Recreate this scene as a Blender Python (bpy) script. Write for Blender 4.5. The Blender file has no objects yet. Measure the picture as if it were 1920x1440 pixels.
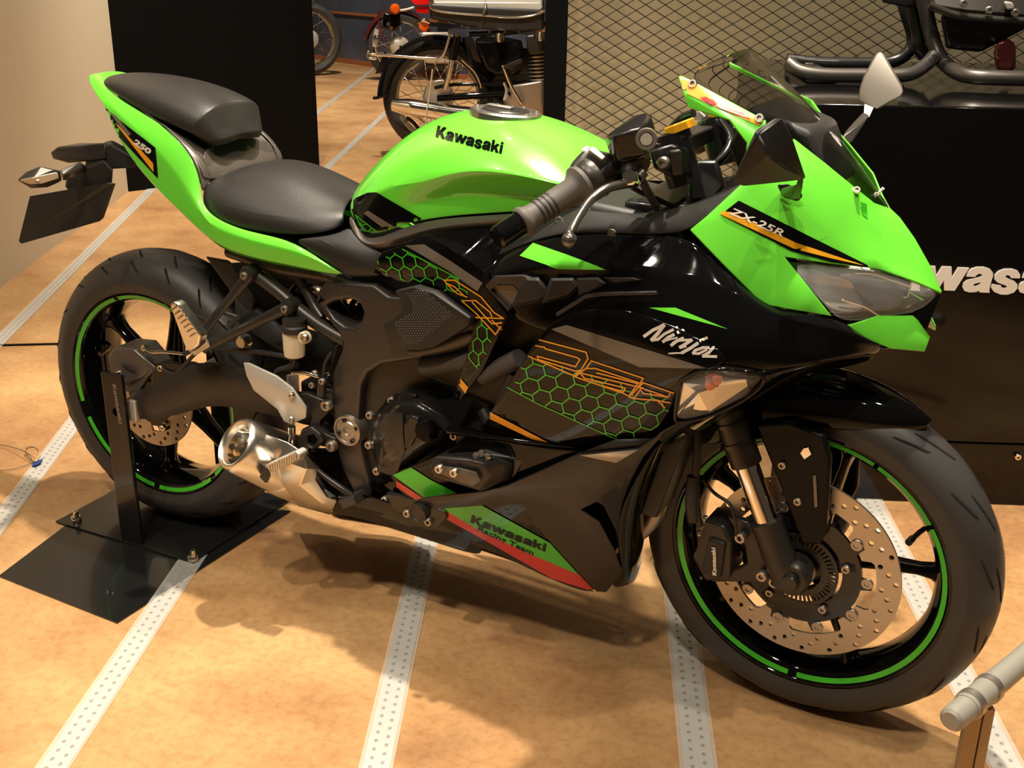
import bpy, bmesh, math, random
from mathutils import Vector, Matrix
from mathutils.bvhtree import BVHTree
random.seed(7)
SC = bpy.context.scene
COL = SC.collection
PI = math.pi
V = Vector
# ------------------------------------------------------------------ camera (solved from the wheels)
CAM = V((1.6753752, -1.6945567, 1.1935982))
yaw, pitch, roll, FPX = 2.0376272, 0.3656247, 0.0138493, 2140.4186
FW = V((math.cos(yaw)*math.cos(pitch), math.sin(yaw)*math.cos(pitch), -math.sin(pitch)))
_r = FW.cross(V((0, 0, 1))).normalized(); _u = _r.cross(FW)
RT = _r*math.cos(roll)+_u*math.sin(roll); UP = _u*math.cos(roll)-_r*math.sin(roll)
cd = bpy.data.cameras.new('camera'); cam = bpy.data.objects.new('camera', cd); COL.objects.link(cam)
cd.sensor_width = 36; cd.lens = FPX*36/1920; cd.clip_start = .05; cd.clip_end = 60
m = Matrix((RT, UP, -FW)).transposed().to_4x4(); m.translation = CAM; cam.matrix_world = m
SC.camera = cam
# ------------------------------------------------------------------ exposure, world and lamps
vs = SC.view_settings
vs.view_transform = 'Standard'; vs.look = 'None'; vs.gamma = 1; vs.use_curve_mapping = False; vs.exposure = 0.0
wd = bpy.data.worlds.new('world'); SC.world = wd; wd.use_nodes = True
bg = wd.node_tree.nodes['Background']; bg.inputs[0].default_value = (1, .78, .55, 1); bg.inputs[1].default_value = .055
def spot(loc, tgt, power, size=60, blend=.4, rad=.06, col=(1, .89, .72)):
    l = bpy.data.lights.new('spotlight', 'SPOT'); l.energy = power; l.spot_size = math.radians(size); l.spot_blend = blend
    l.shadow_soft_size = rad; l.color = col
    o = bpy.data.objects.new('spotlight', l); COL.objects.link(o); o.location = loc
    o.rotation_euler = (V(tgt)-V(loc)).to_track_quat('-Z', 'Y').to_euler(); return o
spot((.95, .32, 4.3), (.8, -.1, 0), 1000, 62, .5, .05)      # key over the motorcycle
spot((1.2, -2.3, 3.9), (.75, -.1, .5), 270, 56, .8, .12)    # front fill track
spot((-.7, -1.5, 4.0), (.2, 0, .5), 150, 60, .7, .08)       # tail side
spot((2.7, -.2, 4.0), (1.4, .0, .6), 210, 50, .7, .08)      # nose
spot((.3, -2.1, 4.2), (.40, -.72, 0), 300, 22, .35, .04)    # pool of light on the near floor
spot((-1.6, 3.0, 4.3), (-2.2, 4.2, 0), 1000, 85, .7, .1)    # second motorcycle
spot((-3.6, 6.0, 4.4), (-4.2, 7.0, 0), 1000, 90, .7, .1)
spot((-.6, .9, 4.0), (-2.3, 1.4, .9), 520, 75, .7, .1)      # left wall floor
for q in ((-.1, -2.7, 4.3), (2.5, -1.9, 4.3), (1.9, 1.7, 4.3), (-.4, 1.6, 4.3), (.5, -1.6, 4.3)):
    spot(q, (.8, 0, .6), 38, 50, .8, .04)                  # the rest of the track heads
spot((1.0, .9, 3.8), (1.0, 1.5, .9), 330, 90, .8, .1)        # wash on the mesh wall
# ------------------------------------------------------------------ materials
def L(r, g, b):
    f = lambda c: ((c/255+.055)/1.055)**2.4 if c > 10 else c/255/12.92
    return (f(r), f(g), f(b), 1)
def mat(name, col, rough=.5, metal=0, coat=0, bump=0, bscale=200, spec=.5, var=0, vscale=6, trans=0, emit=None, alpha=1, ior=1.45):
    m = bpy.data.materials.new(name); m.use_nodes = True; nt = m.node_tree; b = nt.nodes['Principled BSDF']
    b.inputs['Base Color'].default_value = col; b.inputs['Roughness'].default_value = rough
    b.inputs['Metallic'].default_value = metal; b.inputs['Coat Weight'].default_value = coat
    b.inputs['Coat Roughness'].default_value = .03; b.inputs['Specular IOR Level'].default_value = spec
    b.inputs['Transmission Weight'].default_value = trans; b.inputs['Alpha'].default_value = alpha; b.inputs['IOR'].default_value = ior
    if emit: b.inputs['Emission Color'].default_value = emit[0]; b.inputs['Emission Strength'].default_value = emit[1]
    tc = nt.nodes.new('ShaderNodeTexCoord')
    if bump:
        n = nt.nodes.new('ShaderNodeTexNoise'); n.inputs['Scale'].default_value = bscale; n.inputs['Detail'].default_value = 3
        bp = nt.nodes.new('ShaderNodeBump'); bp.inputs['Strength'].default_value = bump; bp.inputs['Distance'].default_value = .002
        nt.links.new(tc.outputs['Object'], n.inputs['Vector']); nt.links.new(n.outputs[0], bp.inputs['Height']); nt.links.new(bp.outputs[0], b.inputs['Normal'])
    n = nt.nodes.new('ShaderNodeTexNoise'); n.inputs['Scale'].default_value = vscale; n.inputs['Detail'].default_value = 5
    nt.links.new(tc.outputs['Object'], n.inputs['Vector'])
    mr = nt.nodes.new('ShaderNodeMapRange'); mr.inputs['To Min'].default_value = 1-max(var, .04); mr.inputs['To Max'].default_value = 1+max(var, .04)
    nt.links.new(n.outputs[0], mr.inputs[0])
    mx = nt.nodes.new('ShaderNodeVectorMath'); mx.operation = 'SCALE'; mx.inputs[0].default_value = col[:3]
    nt.links.new(mr.outputs[0], mx.inputs['Scale']); nt.links.new(mx.outputs[0], b.inputs['Base Color'])
    return m
M = dict(
 green=mat('lime_green_paint', (.15, .72, .045, 1), .28, 0, .8),
 black=mat('gloss_black_paint', (.0035, .0035, .0038, 1), .045, 0, 0, spec=.40),
 deep=mat('deep_black_plastic', (.006, .0055, .0055, 1), .38, spec=.2),
 matte=mat('matte_black_plastic', (.018, .0165, .0155, 1), .48, bump=.15, bscale=900),
 satin=mat('satin_dark_grey', (.052, .047, .042, 1), .36, .6),
 frame=mat('satin_frame_paint', (.078, .069, .062, 1), .35, .6),
 greyp=mat('grey_satin_paint', (.12, .102, .086, 1), .30, .35),
 panel=mat('metallic_dark_grey_panel', (.034, .029, .024, 1), .38, .4, .2),
 seat=mat('black_seat_vinyl', (.026, .023, .021, 1), .38, bump=.25, bscale=700),
 rubber=mat('tyre_rubber', (.038, .035, .033, 1), .44, var=.15, vscale=9),
 groove=mat('tread_groove', (.002, .002, .002, 1), .9),
 grip=mat('grip_rubber', (.095, .083, .072, 1), .6),
 alu=mat('brushed_aluminium', (.74, .69, .62, 1), .28, 1, bump=.05, bscale=400),
 alud=mat('cast_silver', (.58, .54, .47, 1), .38, .45),
 disc=mat('brake_disc_steel', (.50, .43, .35, 1), .36, .85, bump=.05, bscale=300),
 chrome=mat('chrome', (.85, .80, .72, 1), .09, 1),
 steel=mat('dull_steel', (.45, .40, .35, 1), .38, .9),
 orange=mat('orange_print', L(240, 160, 30), .35, 0, .6),
 gold=mat('gold_anodised', L(232, 165, 30), .35, .1),
 red=mat('red_print', L(205, 22, 22), .35, 0, .6),
 white=mat('white_print', L(225, 215, 205), .45),
 greyd=mat('grey_print', (.15, .125, .10, 1), .38, 0, .6),
 glassy=mat('smoked_projector_glass', (.16, .155, .15, 1), .12, .5, 1),
 engine=mat('black_engine_enamel', (.017, .015, .014, 1), .22, .35, .4),
 bowl=mat('lamp_reflector', (.66, .60, .50, 1), .10, .95),
 greenl=mat('green_print', (.05, .50, .02, 1), .4, 0, .5),
 bprint=mat('black_print', (.003, .003, .003, 1), .12, spec=.35),
 smoke=mat('smoked_screen', (.74, .74, .73, 1), .02, trans=1, ior=1.12),
 lens=mat('clear_lens', (.9, .9, .9, 1), .02, alpha=.10, spec=1),
 amber=mat('amber_lens', L(220, 90, 10), .2, 0, .5),
 redl=mat('red_lens', L(190, 15, 15), .15, 0, .5),
 cloudy=mat('translucent_plastic', L(205, 190, 160), .45),
 hose=mat('rubber_hose', (.022, .019, .017, 1), .5),
 pipe=mat('grey_hose', (.07, .062, .056, 1), .7),
 plastic=mat('black_plastic_gloss', (.010, .009, .009, 1), .3, 0, .3),
 steelplate=mat('black_powder_coat', (.008, .008, .008, 1), .2, 0, .3, bump=.05, bscale=500),
)
# ------------------------------------------------------------------ modelling helpers
def W(p):
    """photograph pixel + sideways distance from the motorcycle centre plane -> point"""
    if isinstance(p, Vector): return p
    u, v, w = p
    d = FW+RT*((u-960)/FPX)+UP*((720-v)/FPX)
    return CAM+d*((-w-CAM.y)/d.y)
def G(u, v, z=0.):
    d = FW+RT*((u-960)/FPX)+UP*((720-v)/FPX)
    return CAM+d*((z-CAM.z)/d.z)
def tag(o, label=None, cat=None, group=None, kind=None):
    if label: o['label'] = label
    if cat: o['category'] = cat
    if group: o['group'] = group
    if kind: o['kind'] = kind
    return o
def empty(name, loc, label=None, cat=None, group=None):
    o = bpy.data.objects.new(name, None); COL.objects.link(o); o.location = loc; o.empty_display_size = .05
    tag(o, label, cat, group); o['_w'] = 1; del o['_w']; WM[o.name] = Matrix.Translation(V(loc)); return o
WM = {}
def put(o, parent, mw=None):
    COL.objects.link(o)
    mw = mw or Matrix.Identity(4)
    WM[o.name] = mw.copy()
    if parent:
        o.parent = parent; o.matrix_parent_inverse = WM[parent.name].inverted()
    o.matrix_basis = mw
    return o
def mesh_of(bm, name, m, smooth=35):
    me = bpy.data.meshes.new(name); bm.to_mesh(me); bm.free()
    if isinstance(m, str): m = M[m]
    if m: me.materials.append(m)
    if smooth:
        for p in me.polygons: p.use_smooth = True
        me.set_sharp_from_angle(angle=math.radians(smooth))
    return me
def obj(name, bm, m, parent, smooth=35, mw=None):
    return put(bpy.data.objects.new(name, mesh_of(bm, name, m, smooth)), parent, mw)
def bake(o):
    """freeze the modifiers of an object into its mesh"""
    dg = bpy.context.evaluated_depsgraph_get(); me = bpy.data.meshes.new_from_object(o.evaluated_get(dg))
    o.modifiers.clear(); o.data = me; return o
def mir(o):
    """the same part on the other flank"""
    S = Matrix.Diagonal((1, -1, 1, 1))
    def cp(a, par):
        if a.get('nomirror'): return None
        c = a.copy()
        for k in [k for k in c.keys() if k == 'label']: del c[k]
        put(c, par, S @ WM[a.name])
        for ch in [x for x in COL.objects if x.parent == a]: cp(ch, c)
        return c
    return cp(o, o.parent)
def fin(bm, weld=1e-5):
    bmesh.ops.remove_doubles(bm, verts=bm.verts, dist=weld)
    bmesh.ops.recalc_face_normals(bm, faces=bm.faces); return bm
def mods(o, thick=0, bevel=0, sub=0, off=-1, seg=2, ang=30):
    if thick:
        s = o.modifiers.new('s', 'SOLIDIFY'); s.thickness = thick; s.offset = off; s.use_even_offset = True; s.thickness_clamp = 1
    if sub and not bevel:
        s = o.modifiers.new('u', 'SUBSURF'); s.levels = sub; s.render_levels = sub
    if bevel:
        s = o.modifiers.new('b', 'BEVEL'); s.width = bevel; s.segments = seg; s.limit_method = 'ANGLE'; s.angle_limit = math.radians(ang); s.harden_normals = False
    return o
def loft(name, rows, m, parent, mirror=False, thick=0, sub=2, close=False, crease=(), smooth=40, bevel=0, capends=False, off=-1):
    bm = bmesh.new(); g = [[bm.verts.new(W(p)) for p in r] for r in rows]
    nc = len(rows[0])
    cl = bm.edges.layers.float.new('crease_edge')
    for i in range(len(g)-1):
        for j in range(nc if close else nc-1):
            a, b, c, d = g[i][j], g[i][(j+1) % nc], g[i+1][(j+1) % nc], g[i+1][j]
            if len({a, b, c, d}) == 4:
                try: bm.faces.new((a, b, c, d))
                except ValueError: pass
    if capends:
        bm.faces.new(g[0]); bm.faces.new(g[-1][::-1])
    for j, k in [(c, v) for c, v in crease if isinstance(c, int)]:
        for i in range(len(g)-1):
            e = bm.edges.get((g[i][j], g[i+1][j]))
            if e: e[cl] = k
    for (r, ), k in [(c, v) for c, v in crease if isinstance(c, tuple)]:
        for j in range(nc-1):
            e = bm.edges.get((g[r][j], g[r][j+1]))
            if e: e[cl] = k
    if mirror:
        r = bmesh.ops.duplicate(bm, geom=bm.verts[:]+bm.edges[:]+bm.faces[:])
        vs_ = [x for x in r['geom'] if isinstance(x, bmesh.types.BMVert)]
        for x in vs_: x.co.y = -x.co.y
        bmesh.ops.reverse_faces(bm, faces=[x for x in r['geom'] if isinstance(x, bmesh.types.BMFace)])
    fin(bm, 3e-4)
    o = obj(name, bm, m, parent, smooth)
    mods(o, thick, 0, sub, off)
    if bevel: mods(o, 0, bevel)
    return bake(o)
def faces(name, vd, fl, m, parent, thick=.003, bevel=.0, sub=0, mirror=False, smooth=25, off=-1):
    bm = bmesh.new(); k = {a: bm.verts.new(W(p)) for a, p in vd.items()}
    for f in fl:
        bm.faces.new([k[x] for x in (f.split() if isinstance(f, str) else f)])
    if mirror:
        r = bmesh.ops.duplicate(bm, geom=bm.verts[:]+bm.edges[:]+bm.faces[:])
        for x in r['geom']:
            if isinstance(x, bmesh.types.BMVert): x.co.y = -x.co.y
        bmesh.ops.reverse_faces(bm, faces=[x for x in r['geom'] if isinstance(x, bmesh.types.BMFace)])
    fin(bm, 3e-4)
    o = obj(name, bm, m, parent, smooth); mods(o, thick, bevel, sub, off); o.modifiers.new('t', 'TRIANGULATE')
    return bake(o)
def plate(name, pts, m, parent, thick=.01, bevel=.002, seg=2, holes=(), smooth=30):
    """flat part cut to an outline in photo pixels at given w, thickness goes towards the bike centre"""
    bm = bmesh.new(); top = [bm.verts.new(W(p)) for p in pts]; bot = [bm.verts.new(W(p)+V((0, thick, 0))) for p in pts]
    n = len(pts)
    if not holes:
        bm.faces.new(top); bm.faces.new(bot[::-1])
    else:
        for lay, dy in ((top, 0), (bot, thick)):
            es = [bm.edges.new((lay[i], lay[(i+1) % n])) for i in range(n)]
            for h in holes:
                hv = [bm.verts.new(W(p)+V((0, dy, 0))) for p in h]
                es += [bm.edges.new((hv[i], hv[(i+1) % len(h)])) for i in range(len(h))]
                if dy == 0: h0 = hv; HS.append(h0)
                else: HB.append(hv)
            bmesh.ops.triangle_fill(bm, use_beauty=True, use_dissolve=False, edges=es)
        for a, b in zip(HS, HB):
            for i in range(len(a)): bm.faces.new((a[i], a[(i+1) % len(a)], b[(i+1) % len(a)], b[i]))
        HS.clear(); HB.clear()
    for i in range(n):
        try: bm.faces.new((top[i], top[(i+1) % n], bot[(i+1) % n], bot[i]))
        except ValueError: pass
    fin(bm)
    o = obj(name, bm, m, parent, smooth)
    if bevel: mods(o, 0, bevel, 0, seg=seg); bake(o)
    return o
HS, HB = [], []
def spline(pts, n=6, closed=False):
    P = [W(p) for p in pts]
    if len(P) < 3: return [P[0].lerp(P[1], i/n) for i in range(n+1)]
    out = []; N = len(P)
    for i in range(N if closed else N-1):
        p0 = P[(i-1) % N] if closed or i > 0 else P[0]*2-P[1]
        p1 = P[i]; p2 = P[(i+1) % N]; p3 = P[(i+2) % N] if closed or i+2 < N else P[-1]*2-P[-2]
        for k in range(n):
            t = k/n; out.append(.5*((2*p1)+(p2-p0)*t+(2*p0-5*p1+4*p2-p3)*t*t+(3*p1-p0-3*p2+p3)*t**3))
    if not closed: out.append(P[-1].copy())
    return out
def add_tube(bm, path, r, seg=10, closed=False, cap=True):
    n = len(path); rad = r if callable(r) else (lambda t: r)
    rings = []; up = None
    for i, p in enumerate(path):
        a = path[(i-1) % n] if closed or i else path[0]; b = path[(i+1) % n] if closed or i < n-1 else path[-1]
        t = (b-a).normalized()
        if up is None: up = t.orthogonal().normalized()
        up = (up-t*up.dot(t)).normalized(); s = t.cross(up)
        rr = rad(i/max(1, n-1))
        rings.append([bm.verts.new(p+(up*math.cos(2*PI*k/seg)+s*math.sin(2*PI*k/seg))*rr) for k in range(seg)])
    for i in range(n if closed else n-1):
        A, B = rings[i], rings[(i+1) % n]
        for k in range(seg): bm.faces.new((A[k], A[(k+1) % seg], B[(k+1) % seg], B[k]))
    if cap and not closed:
        bm.faces.new(rings[0][::-1]); bm.faces.new(rings[-1])
def tube(name, pts, r, m, parent, seg=12, n=6, closed=False, straight=False):
    bm = bmesh.new(); path = [W(p) for p in pts] if straight else spline(pts, n, closed)
    add_tube(bm, path, r, seg, closed); return obj(name, bm, m, parent, 50)
def lathe_bm(bm, prof, seg=48, mw=None, closed=False):
    """prof: (radius, axial) pairs turned about the local Y axis"""
    mw = mw or Matrix.Identity(4); R = []
    for k in range(seg):
        c, s = math.cos(2*PI*k/seg), math.sin(2*PI*k/seg)
        R.append([bm.verts.new(mw @ V((r*c, y, r*s))) for r, y in prof])
    n = len(prof)
    for k in range(seg):
        A, B = R[k], R[(k+1) % seg]
        for j in range(n if closed else n-1):
            try: bm.faces.new((A[j], B[j], B[(j+1) % n], A[(j+1) % n]))
            except ValueError: pass
    return bm
def lathe(name, prof, m, parent, mw, seg=48, closed=False, smooth=35):
    bm = bmesh.new(); lathe_bm(bm, prof, seg, mw, closed); fin(bm); return obj(name, bm, m, parent, smooth)
def frame_at(p, n, up=(0, 0, 1)):
    """matrix whose local -Y looks along n"""
    n = V(n).normalized(); y = -n; z = V(up); x = y.cross(z)
    if x.length < 1e-3: x = y.cross(V((1, 0, 0)))
    x.normalize(); z = x.cross(y)
    mm = Matrix((x, y, z)).transposed().to_4x4(); mm.translation = W(p); return mm
_bolt = {}
def bolt(parent, p, r=.006, n=(0, -1, 0), m='steel', name='bolt', h=None):
    key = (m,)
    if key not in _bolt:
        bm = bmesh.new()
        lathe_bm(bm, [(0, 0.5), (1, .5), (1, -.45), (.85, -.65), (.5, -.65), (.5, -.1), (0, -.1)], 14); fin(bm)
        _bolt[key] = mesh_of(bm, 'bolt', m, 40)
    o = bpy.data.objects.new(name, _bolt[key]); mm = frame_at(p, n) @ Matrix.Diagonal((r, h or r, r, 1))
    return put(o, parent, mm)
def box_bm(bm, lo, hi, mw=None):
    mw = mw or Matrix.Identity(4)
    v = [bm.verts.new(mw @ V((x, y, z))) for x in (lo[0], hi[0]) for y in (lo[1], hi[1]) for z in (lo[2], hi[2])]
    for f in ((0, 1, 3, 2), (4, 6, 7, 5), (0, 4, 5, 1), (2, 3, 7, 6), (0, 2, 6, 4), (1, 5, 7, 3)): bm.faces.new([v[i] for i in f])
def box(name, lo, hi, m, parent, bevel=.002, mw=None):
    bm = bmesh.new(); box_bm(bm, lo, hi, mw); fin(bm); o = obj(name, bm, m, parent, 30)
    if bevel: mods(o, 0, bevel); bake(o)
    return o
def hull(name, pts, m, parent, bevel=.003, sub=0):
    bm = bmesh.new(); vs_ = [bm.verts.new(W(p)) for p in pts]
    r = bmesh.ops.convex_hull(bm, input=vs_)
    bmesh.ops.delete(bm, geom=list({x for x in r['geom_interior']+r['geom_unused'] if isinstance(x, bmesh.types.BMVert)}), context='VERTS')
    bmesh.ops.dissolve_limit(bm, angle_limit=.03, verts=bm.verts, edges=bm.edges)
    fin(bm); o = obj(name, bm, m, parent, 30)
    if bevel: mods(o, 0, bevel, seg=3); bake(o)
    return o
# ------------------------------------------------------------------ prints laid on a surface
def bvh(objs):
    vs_, fs = [], []
    for o in objs:
        mw = WM[o.name]; b = len(vs_)
        vs_ += [mw @ v.co for v in o.data.vertices]; fs += [[b+i for i in p.vertices] for p in o.data.polygons]
    return BVHTree.FromPolygons(vs_, fs)
def drop(T, u, v, wd, off):
    d = (FW+RT*((u-960)/FPX)+UP*((720-v)/FPX)).normalized()
    h = T.ray_cast(CAM, d)
    if h[0] is None: return W((u, v, wd))
    n = h[1]
    if n.dot(d) > 0: n = -n
    return h[0]+n*off
def lay(name, polys, T, m, parent, wd=.2, off=.0011, grid=8):
    """polys: list of outlines in photo pixels; they are cut into small cells and laid on the surface"""
    bm = bmesh.new()
    for pl in polys:
        if len(pl) >= 3: bm.faces.new([bm.verts.new((x, -y, 0)) for x, y in pl])
    if grid:
        xs = [v.co.x for v in bm.verts]; ys = [v.co.y for v in bm.verts]
        if any(len(p) > 4 for p in polys): bmesh.ops.triangulate(bm, faces=bm.faces[:])
        x = math.ceil(min(xs)/grid)*grid
        while x < max(xs):
            bmesh.ops.bisect_plane(bm, geom=bm.verts[:]+bm.edges[:]+bm.faces[:], plane_co=(x, 0, 0), plane_no=(1, 0, 0)); x += grid
        y = math.ceil(min(ys)/grid)*grid
        while y < max(ys):
            bmesh.ops.bisect_plane(bm, geom=bm.verts[:]+bm.edges[:]+bm.faces[:], plane_co=(0, y, 0), plane_no=(0, 1, 0)); y += grid
    miss = []
    for v in bm.verts:
        x, y = v.co.x, -v.co.y; d = (FW+RT*((x-960)/FPX)+UP*((720-y)/FPX)).normalized()
        if T.ray_cast(CAM, d)[0] is None: miss.append(v)
        else: v.co = drop(T, x, y, wd, off)
    if miss: bmesh.ops.delete(bm, geom=miss, context='VERTS')
    for f in bm.faces:
        f.normal_update()
        if f.normal.dot(f.calc_center_median()-CAM) > 0: f.normal_flip()
    o = obj(name, bm, m, parent, 60); o['nomirror'] = 1; return o
def strokes(lines, w):
    out = []
    for ln in lines:
        fine = [ln[0]]
        for a, b in zip(ln, ln[1:]):
            k = max(1, math.ceil(math.hypot(b[0]-a[0], b[1]-a[1])/11))
            fine += [(a[0]+(b[0]-a[0])*i/k, a[1]+(b[1]-a[1])*i/k) for i in range(1, k+1)]
        for a, b in zip(fine, fine[1:]):
            dx, dy = b[0]-a[0], b[1]-a[1]; l = math.hypot(dx, dy) or 1; nx, ny = -dy/l*w/2, dx/l*w/2; ex, ey = dx/l*w*.3, dy/l*w*.3
            out.append([(a[0]+nx-ex, a[1]+ny-ey), (b[0]+nx+ex, b[1]+ny+ey), (b[0]-nx+ex, b[1]-ny+ey), (a[0]-nx-ex, a[1]-ny-ey)])
    return out
def clip_line(a, b, poly):
    """part of segment ab inside a convex outline"""
    t0, t1 = 0., 1.; n = len(poly)
    ar = sum(poly[i][0]*poly[(i+1) % n][1]-poly[(i+1) % n][0]*poly[i][1] for i in range(n)); sg = 1 if ar > 0 else -1
    for i in range(n):
        p, q = poly[i], poly[(i+1) % n]; nx, ny = -(q[1]-p[1])*sg, (q[0]-p[0])*sg
        fa = (a[0]-p[0])*nx+(a[1]-p[1])*ny; fb = (b[0]-p[0])*nx+(b[1]-p[1])*ny
        if fa < 0 and fb < 0: return None
        if fa < 0: t0 = max(t0, fa/(fa-fb))
        elif fb < 0: t1 = min(t1, fa/(fa-fb))
    if t0 >= t1: return None
    return [(a[0]+(b[0]-a[0])*t, a[1]+(b[1]-a[1])*t) for t in (t0, t1)]
def hexes(o, ex, ey, ni, nj, clips):
    """honeycomb lines: o origin, ex/ey the picture vectors of one unit, clipped to outlines"""
    S = set(); out = []
    for i in range(-ni, ni):
        for j in range(-nj, nj):
            cx = 1.5*i; cy = math.sqrt(3)*(j+.5*(i % 2))
            pts = [(cx+math.cos(PI/3*k), cy+math.sin(PI/3*k)) for k in range(6)]
            for k in range(6):
                a, b = pts[k], pts[(k+1) % 6]; key = (round(a[0]+b[0], 2), round(a[1]+b[1], 2))
                if key in S: continue
                S.add(key)
                A, B = [(o[0]+q[0]*ex[0]+q[1]*ey[0], o[1]+q[0]*ex[1]+q[1]*ey[1]) for q in (a, b)]
                for c in clips:
                    s = clip_line(A, B, c)
                    if s: out.append(s)
    return out
GL = dict(
 K=([(0, 455), (0, 10), (140, 10), (140, 190), (270, 10), (430, 10), (270, 210), (440, 455), (275, 455), (185, 310), (140, 360), (140, 455)], ),
 k=([(0, 455), (0, 10), (130, 10), (130, 230), (220, 125), (370, 125), (250, 250), (380, 455), (230, 455), (165, 340), (130, 375), (130, 455)], ),
 i=([(0, 455), (0, 125), (130, 125), (130, 455)], [(0, 85), (0, 10), (130, 10), (130, 85)]),
 w=([(-45, 118), (95, 118), (125, 250), (185, 120), (310, 122), (335, 275), (400, 128), (545, 130), (400, 452), (260, 450), (235, 310), (175, 450), (40, 450)], ),
 a=([(525, 250), (535, 190), (580, 140), (650, 115), (740, 112), (820, 135), (865, 180), (878, 230), (862, 340), (858, 430), (870, 468), (735, 465), (722, 440), (690, 462), (600, 470), (530, 450), (497, 400), (500, 340), (540, 300), (620, 275), (700, 255), (733, 235), (725, 210), (690, 205), (655, 225), (645, 250)], [(635, 365), (650, 345), (690, 335), (735, 320), (715, 360), (680, 378), (645, 380)]),
 s=([(1238, 255), (1230, 200), (1190, 150), (1120, 128), (1020, 132), (940, 165), (900, 220), (905, 280), (950, 320), (1020, 345), (1075, 362), (1088, 380), (1065, 398), (1020, 395), (1002, 360), (875, 348), (880, 400), (930, 455), (1020, 488), (1110, 488), (1190, 455), (1225, 400), (1220, 340), (1170, 295), (1090, 265), (1040, 240), (1045, 222), (1075, 215), (1105, 228), (1118, 255)], ))
def heavy_word():
    """the heavy wide lettering of the maker's name"""
    bm = bmesh.new(); cur = 0
    for ch, k in (('K', -10), ('a', 10), ('w', -48), ('a', -3), ('s', 2), ('a', 18), ('k', 12), ('i', 0)):
        g = GL[ch]; x0 = min(x for x, y in g[0]); x1 = max(x for x, y in g[0])
        es = []
        for lp in g:
            vs_ = [bm.verts.new(((x-x0+cur)/445*.7, (455-y)/445*.7, 0)) for x, y in lp]
            es += [bm.edges.new((vs_[i], vs_[(i+1) % len(vs_)])) for i in range(len(vs_))]
            if ch == 'i': bmesh.ops.triangle_fill(bm, use_beauty=True, edges=es); es = []
        if es: bmesh.ops.triangle_fill(bm, use_beauty=True, edges=es)
        cur += x1-x0+k
    for f in bm.faces:
        f.normal_update()
        if f.normal.z < 0: f.normal_flip()
    me = bpy.data.meshes.new('word'); bm.to_mesh(me); bm.free(); return me
def text_mesh(s, bold=0.02, shear=0):
    if s == 'Kawasaki':
        me = heavy_word(); xs = [v.co.x for v in me.vertices]; return me, min(xs), max(xs)
    cu = bpy.data.curves.new('t', 'FONT'); cu.body = s; cu.size = 1; cu.offset = bold; cu.fill_mode = 'FRONT'; cu.resolution_u = 3; cu.shear = shear
    o = bpy.data.objects.new('t', cu); COL.objects.link(o)
    dg = bpy.context.evaluated_depsgraph_get(); me = bpy.data.meshes.new_from_object(o.evaluated_get(dg))
    bpy.data.objects.remove(o); bpy.data.curves.remove(cu)
    xs = [v.co.x for v in me.vertices]; x0, x1 = min(xs), max(xs)
    return me, x0, x1
def letters(name, s, a, b, up, T, m, parent, wd=.2, bold=.02, off=.0012, shear=0):
    """lettering whose baseline runs from pixel a to pixel b, up = picture vector of one cap height"""
    me, x0, x1 = text_mesh(s, bold, shear); polys = []
    for p in me.polygons:
        polys.append([(a[0]+(b[0]-a[0])*(me.vertices[i].co.x-x0)/(x1-x0)+up[0]*me.vertices[i].co.y/.7,
                       a[1]+(b[1]-a[1])*(me.vertices[i].co.x-x0)/(x1-x0)+up[1]*me.vertices[i].co.y/.7) for i in p.vertices])
    return lay(name, polys, T, m, parent, wd, off, 0)
def text3d(name, s, p, xd, zd, h, m, parent, depth=.002, bold=.02, width=None, shear=0):
    """solid lettering: p lower-left corner, xd reading direction, zd up direction, h cap height"""
    me, x0, x1 = text_mesh(s, bold, shear); xd = V(xd).normalized(); zd = V(zd).normalized(); n = xd.cross(zd)
    kx = (width/(x1-x0)) if width else h/.7
    bm = bmesh.new(); bm.from_mesh(me); p = W(p)
    for v in bm.verts: v.co = p+xd*((v.co.x-x0)*kx)+zd*(v.co.y*h/.7)+n*depth
    r = bmesh.ops.extrude_face_region(bm, geom=bm.faces[:])
    for v in [x for x in r['geom'] if isinstance(x, bmesh.types.BMVert)]: v.co -= n*depth*.95
    bmesh.ops.recalc_face_normals(bm, faces=bm.faces)
    o = obj(name, bm, m, parent, 0); o['nomirror'] = 1; return o
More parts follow.
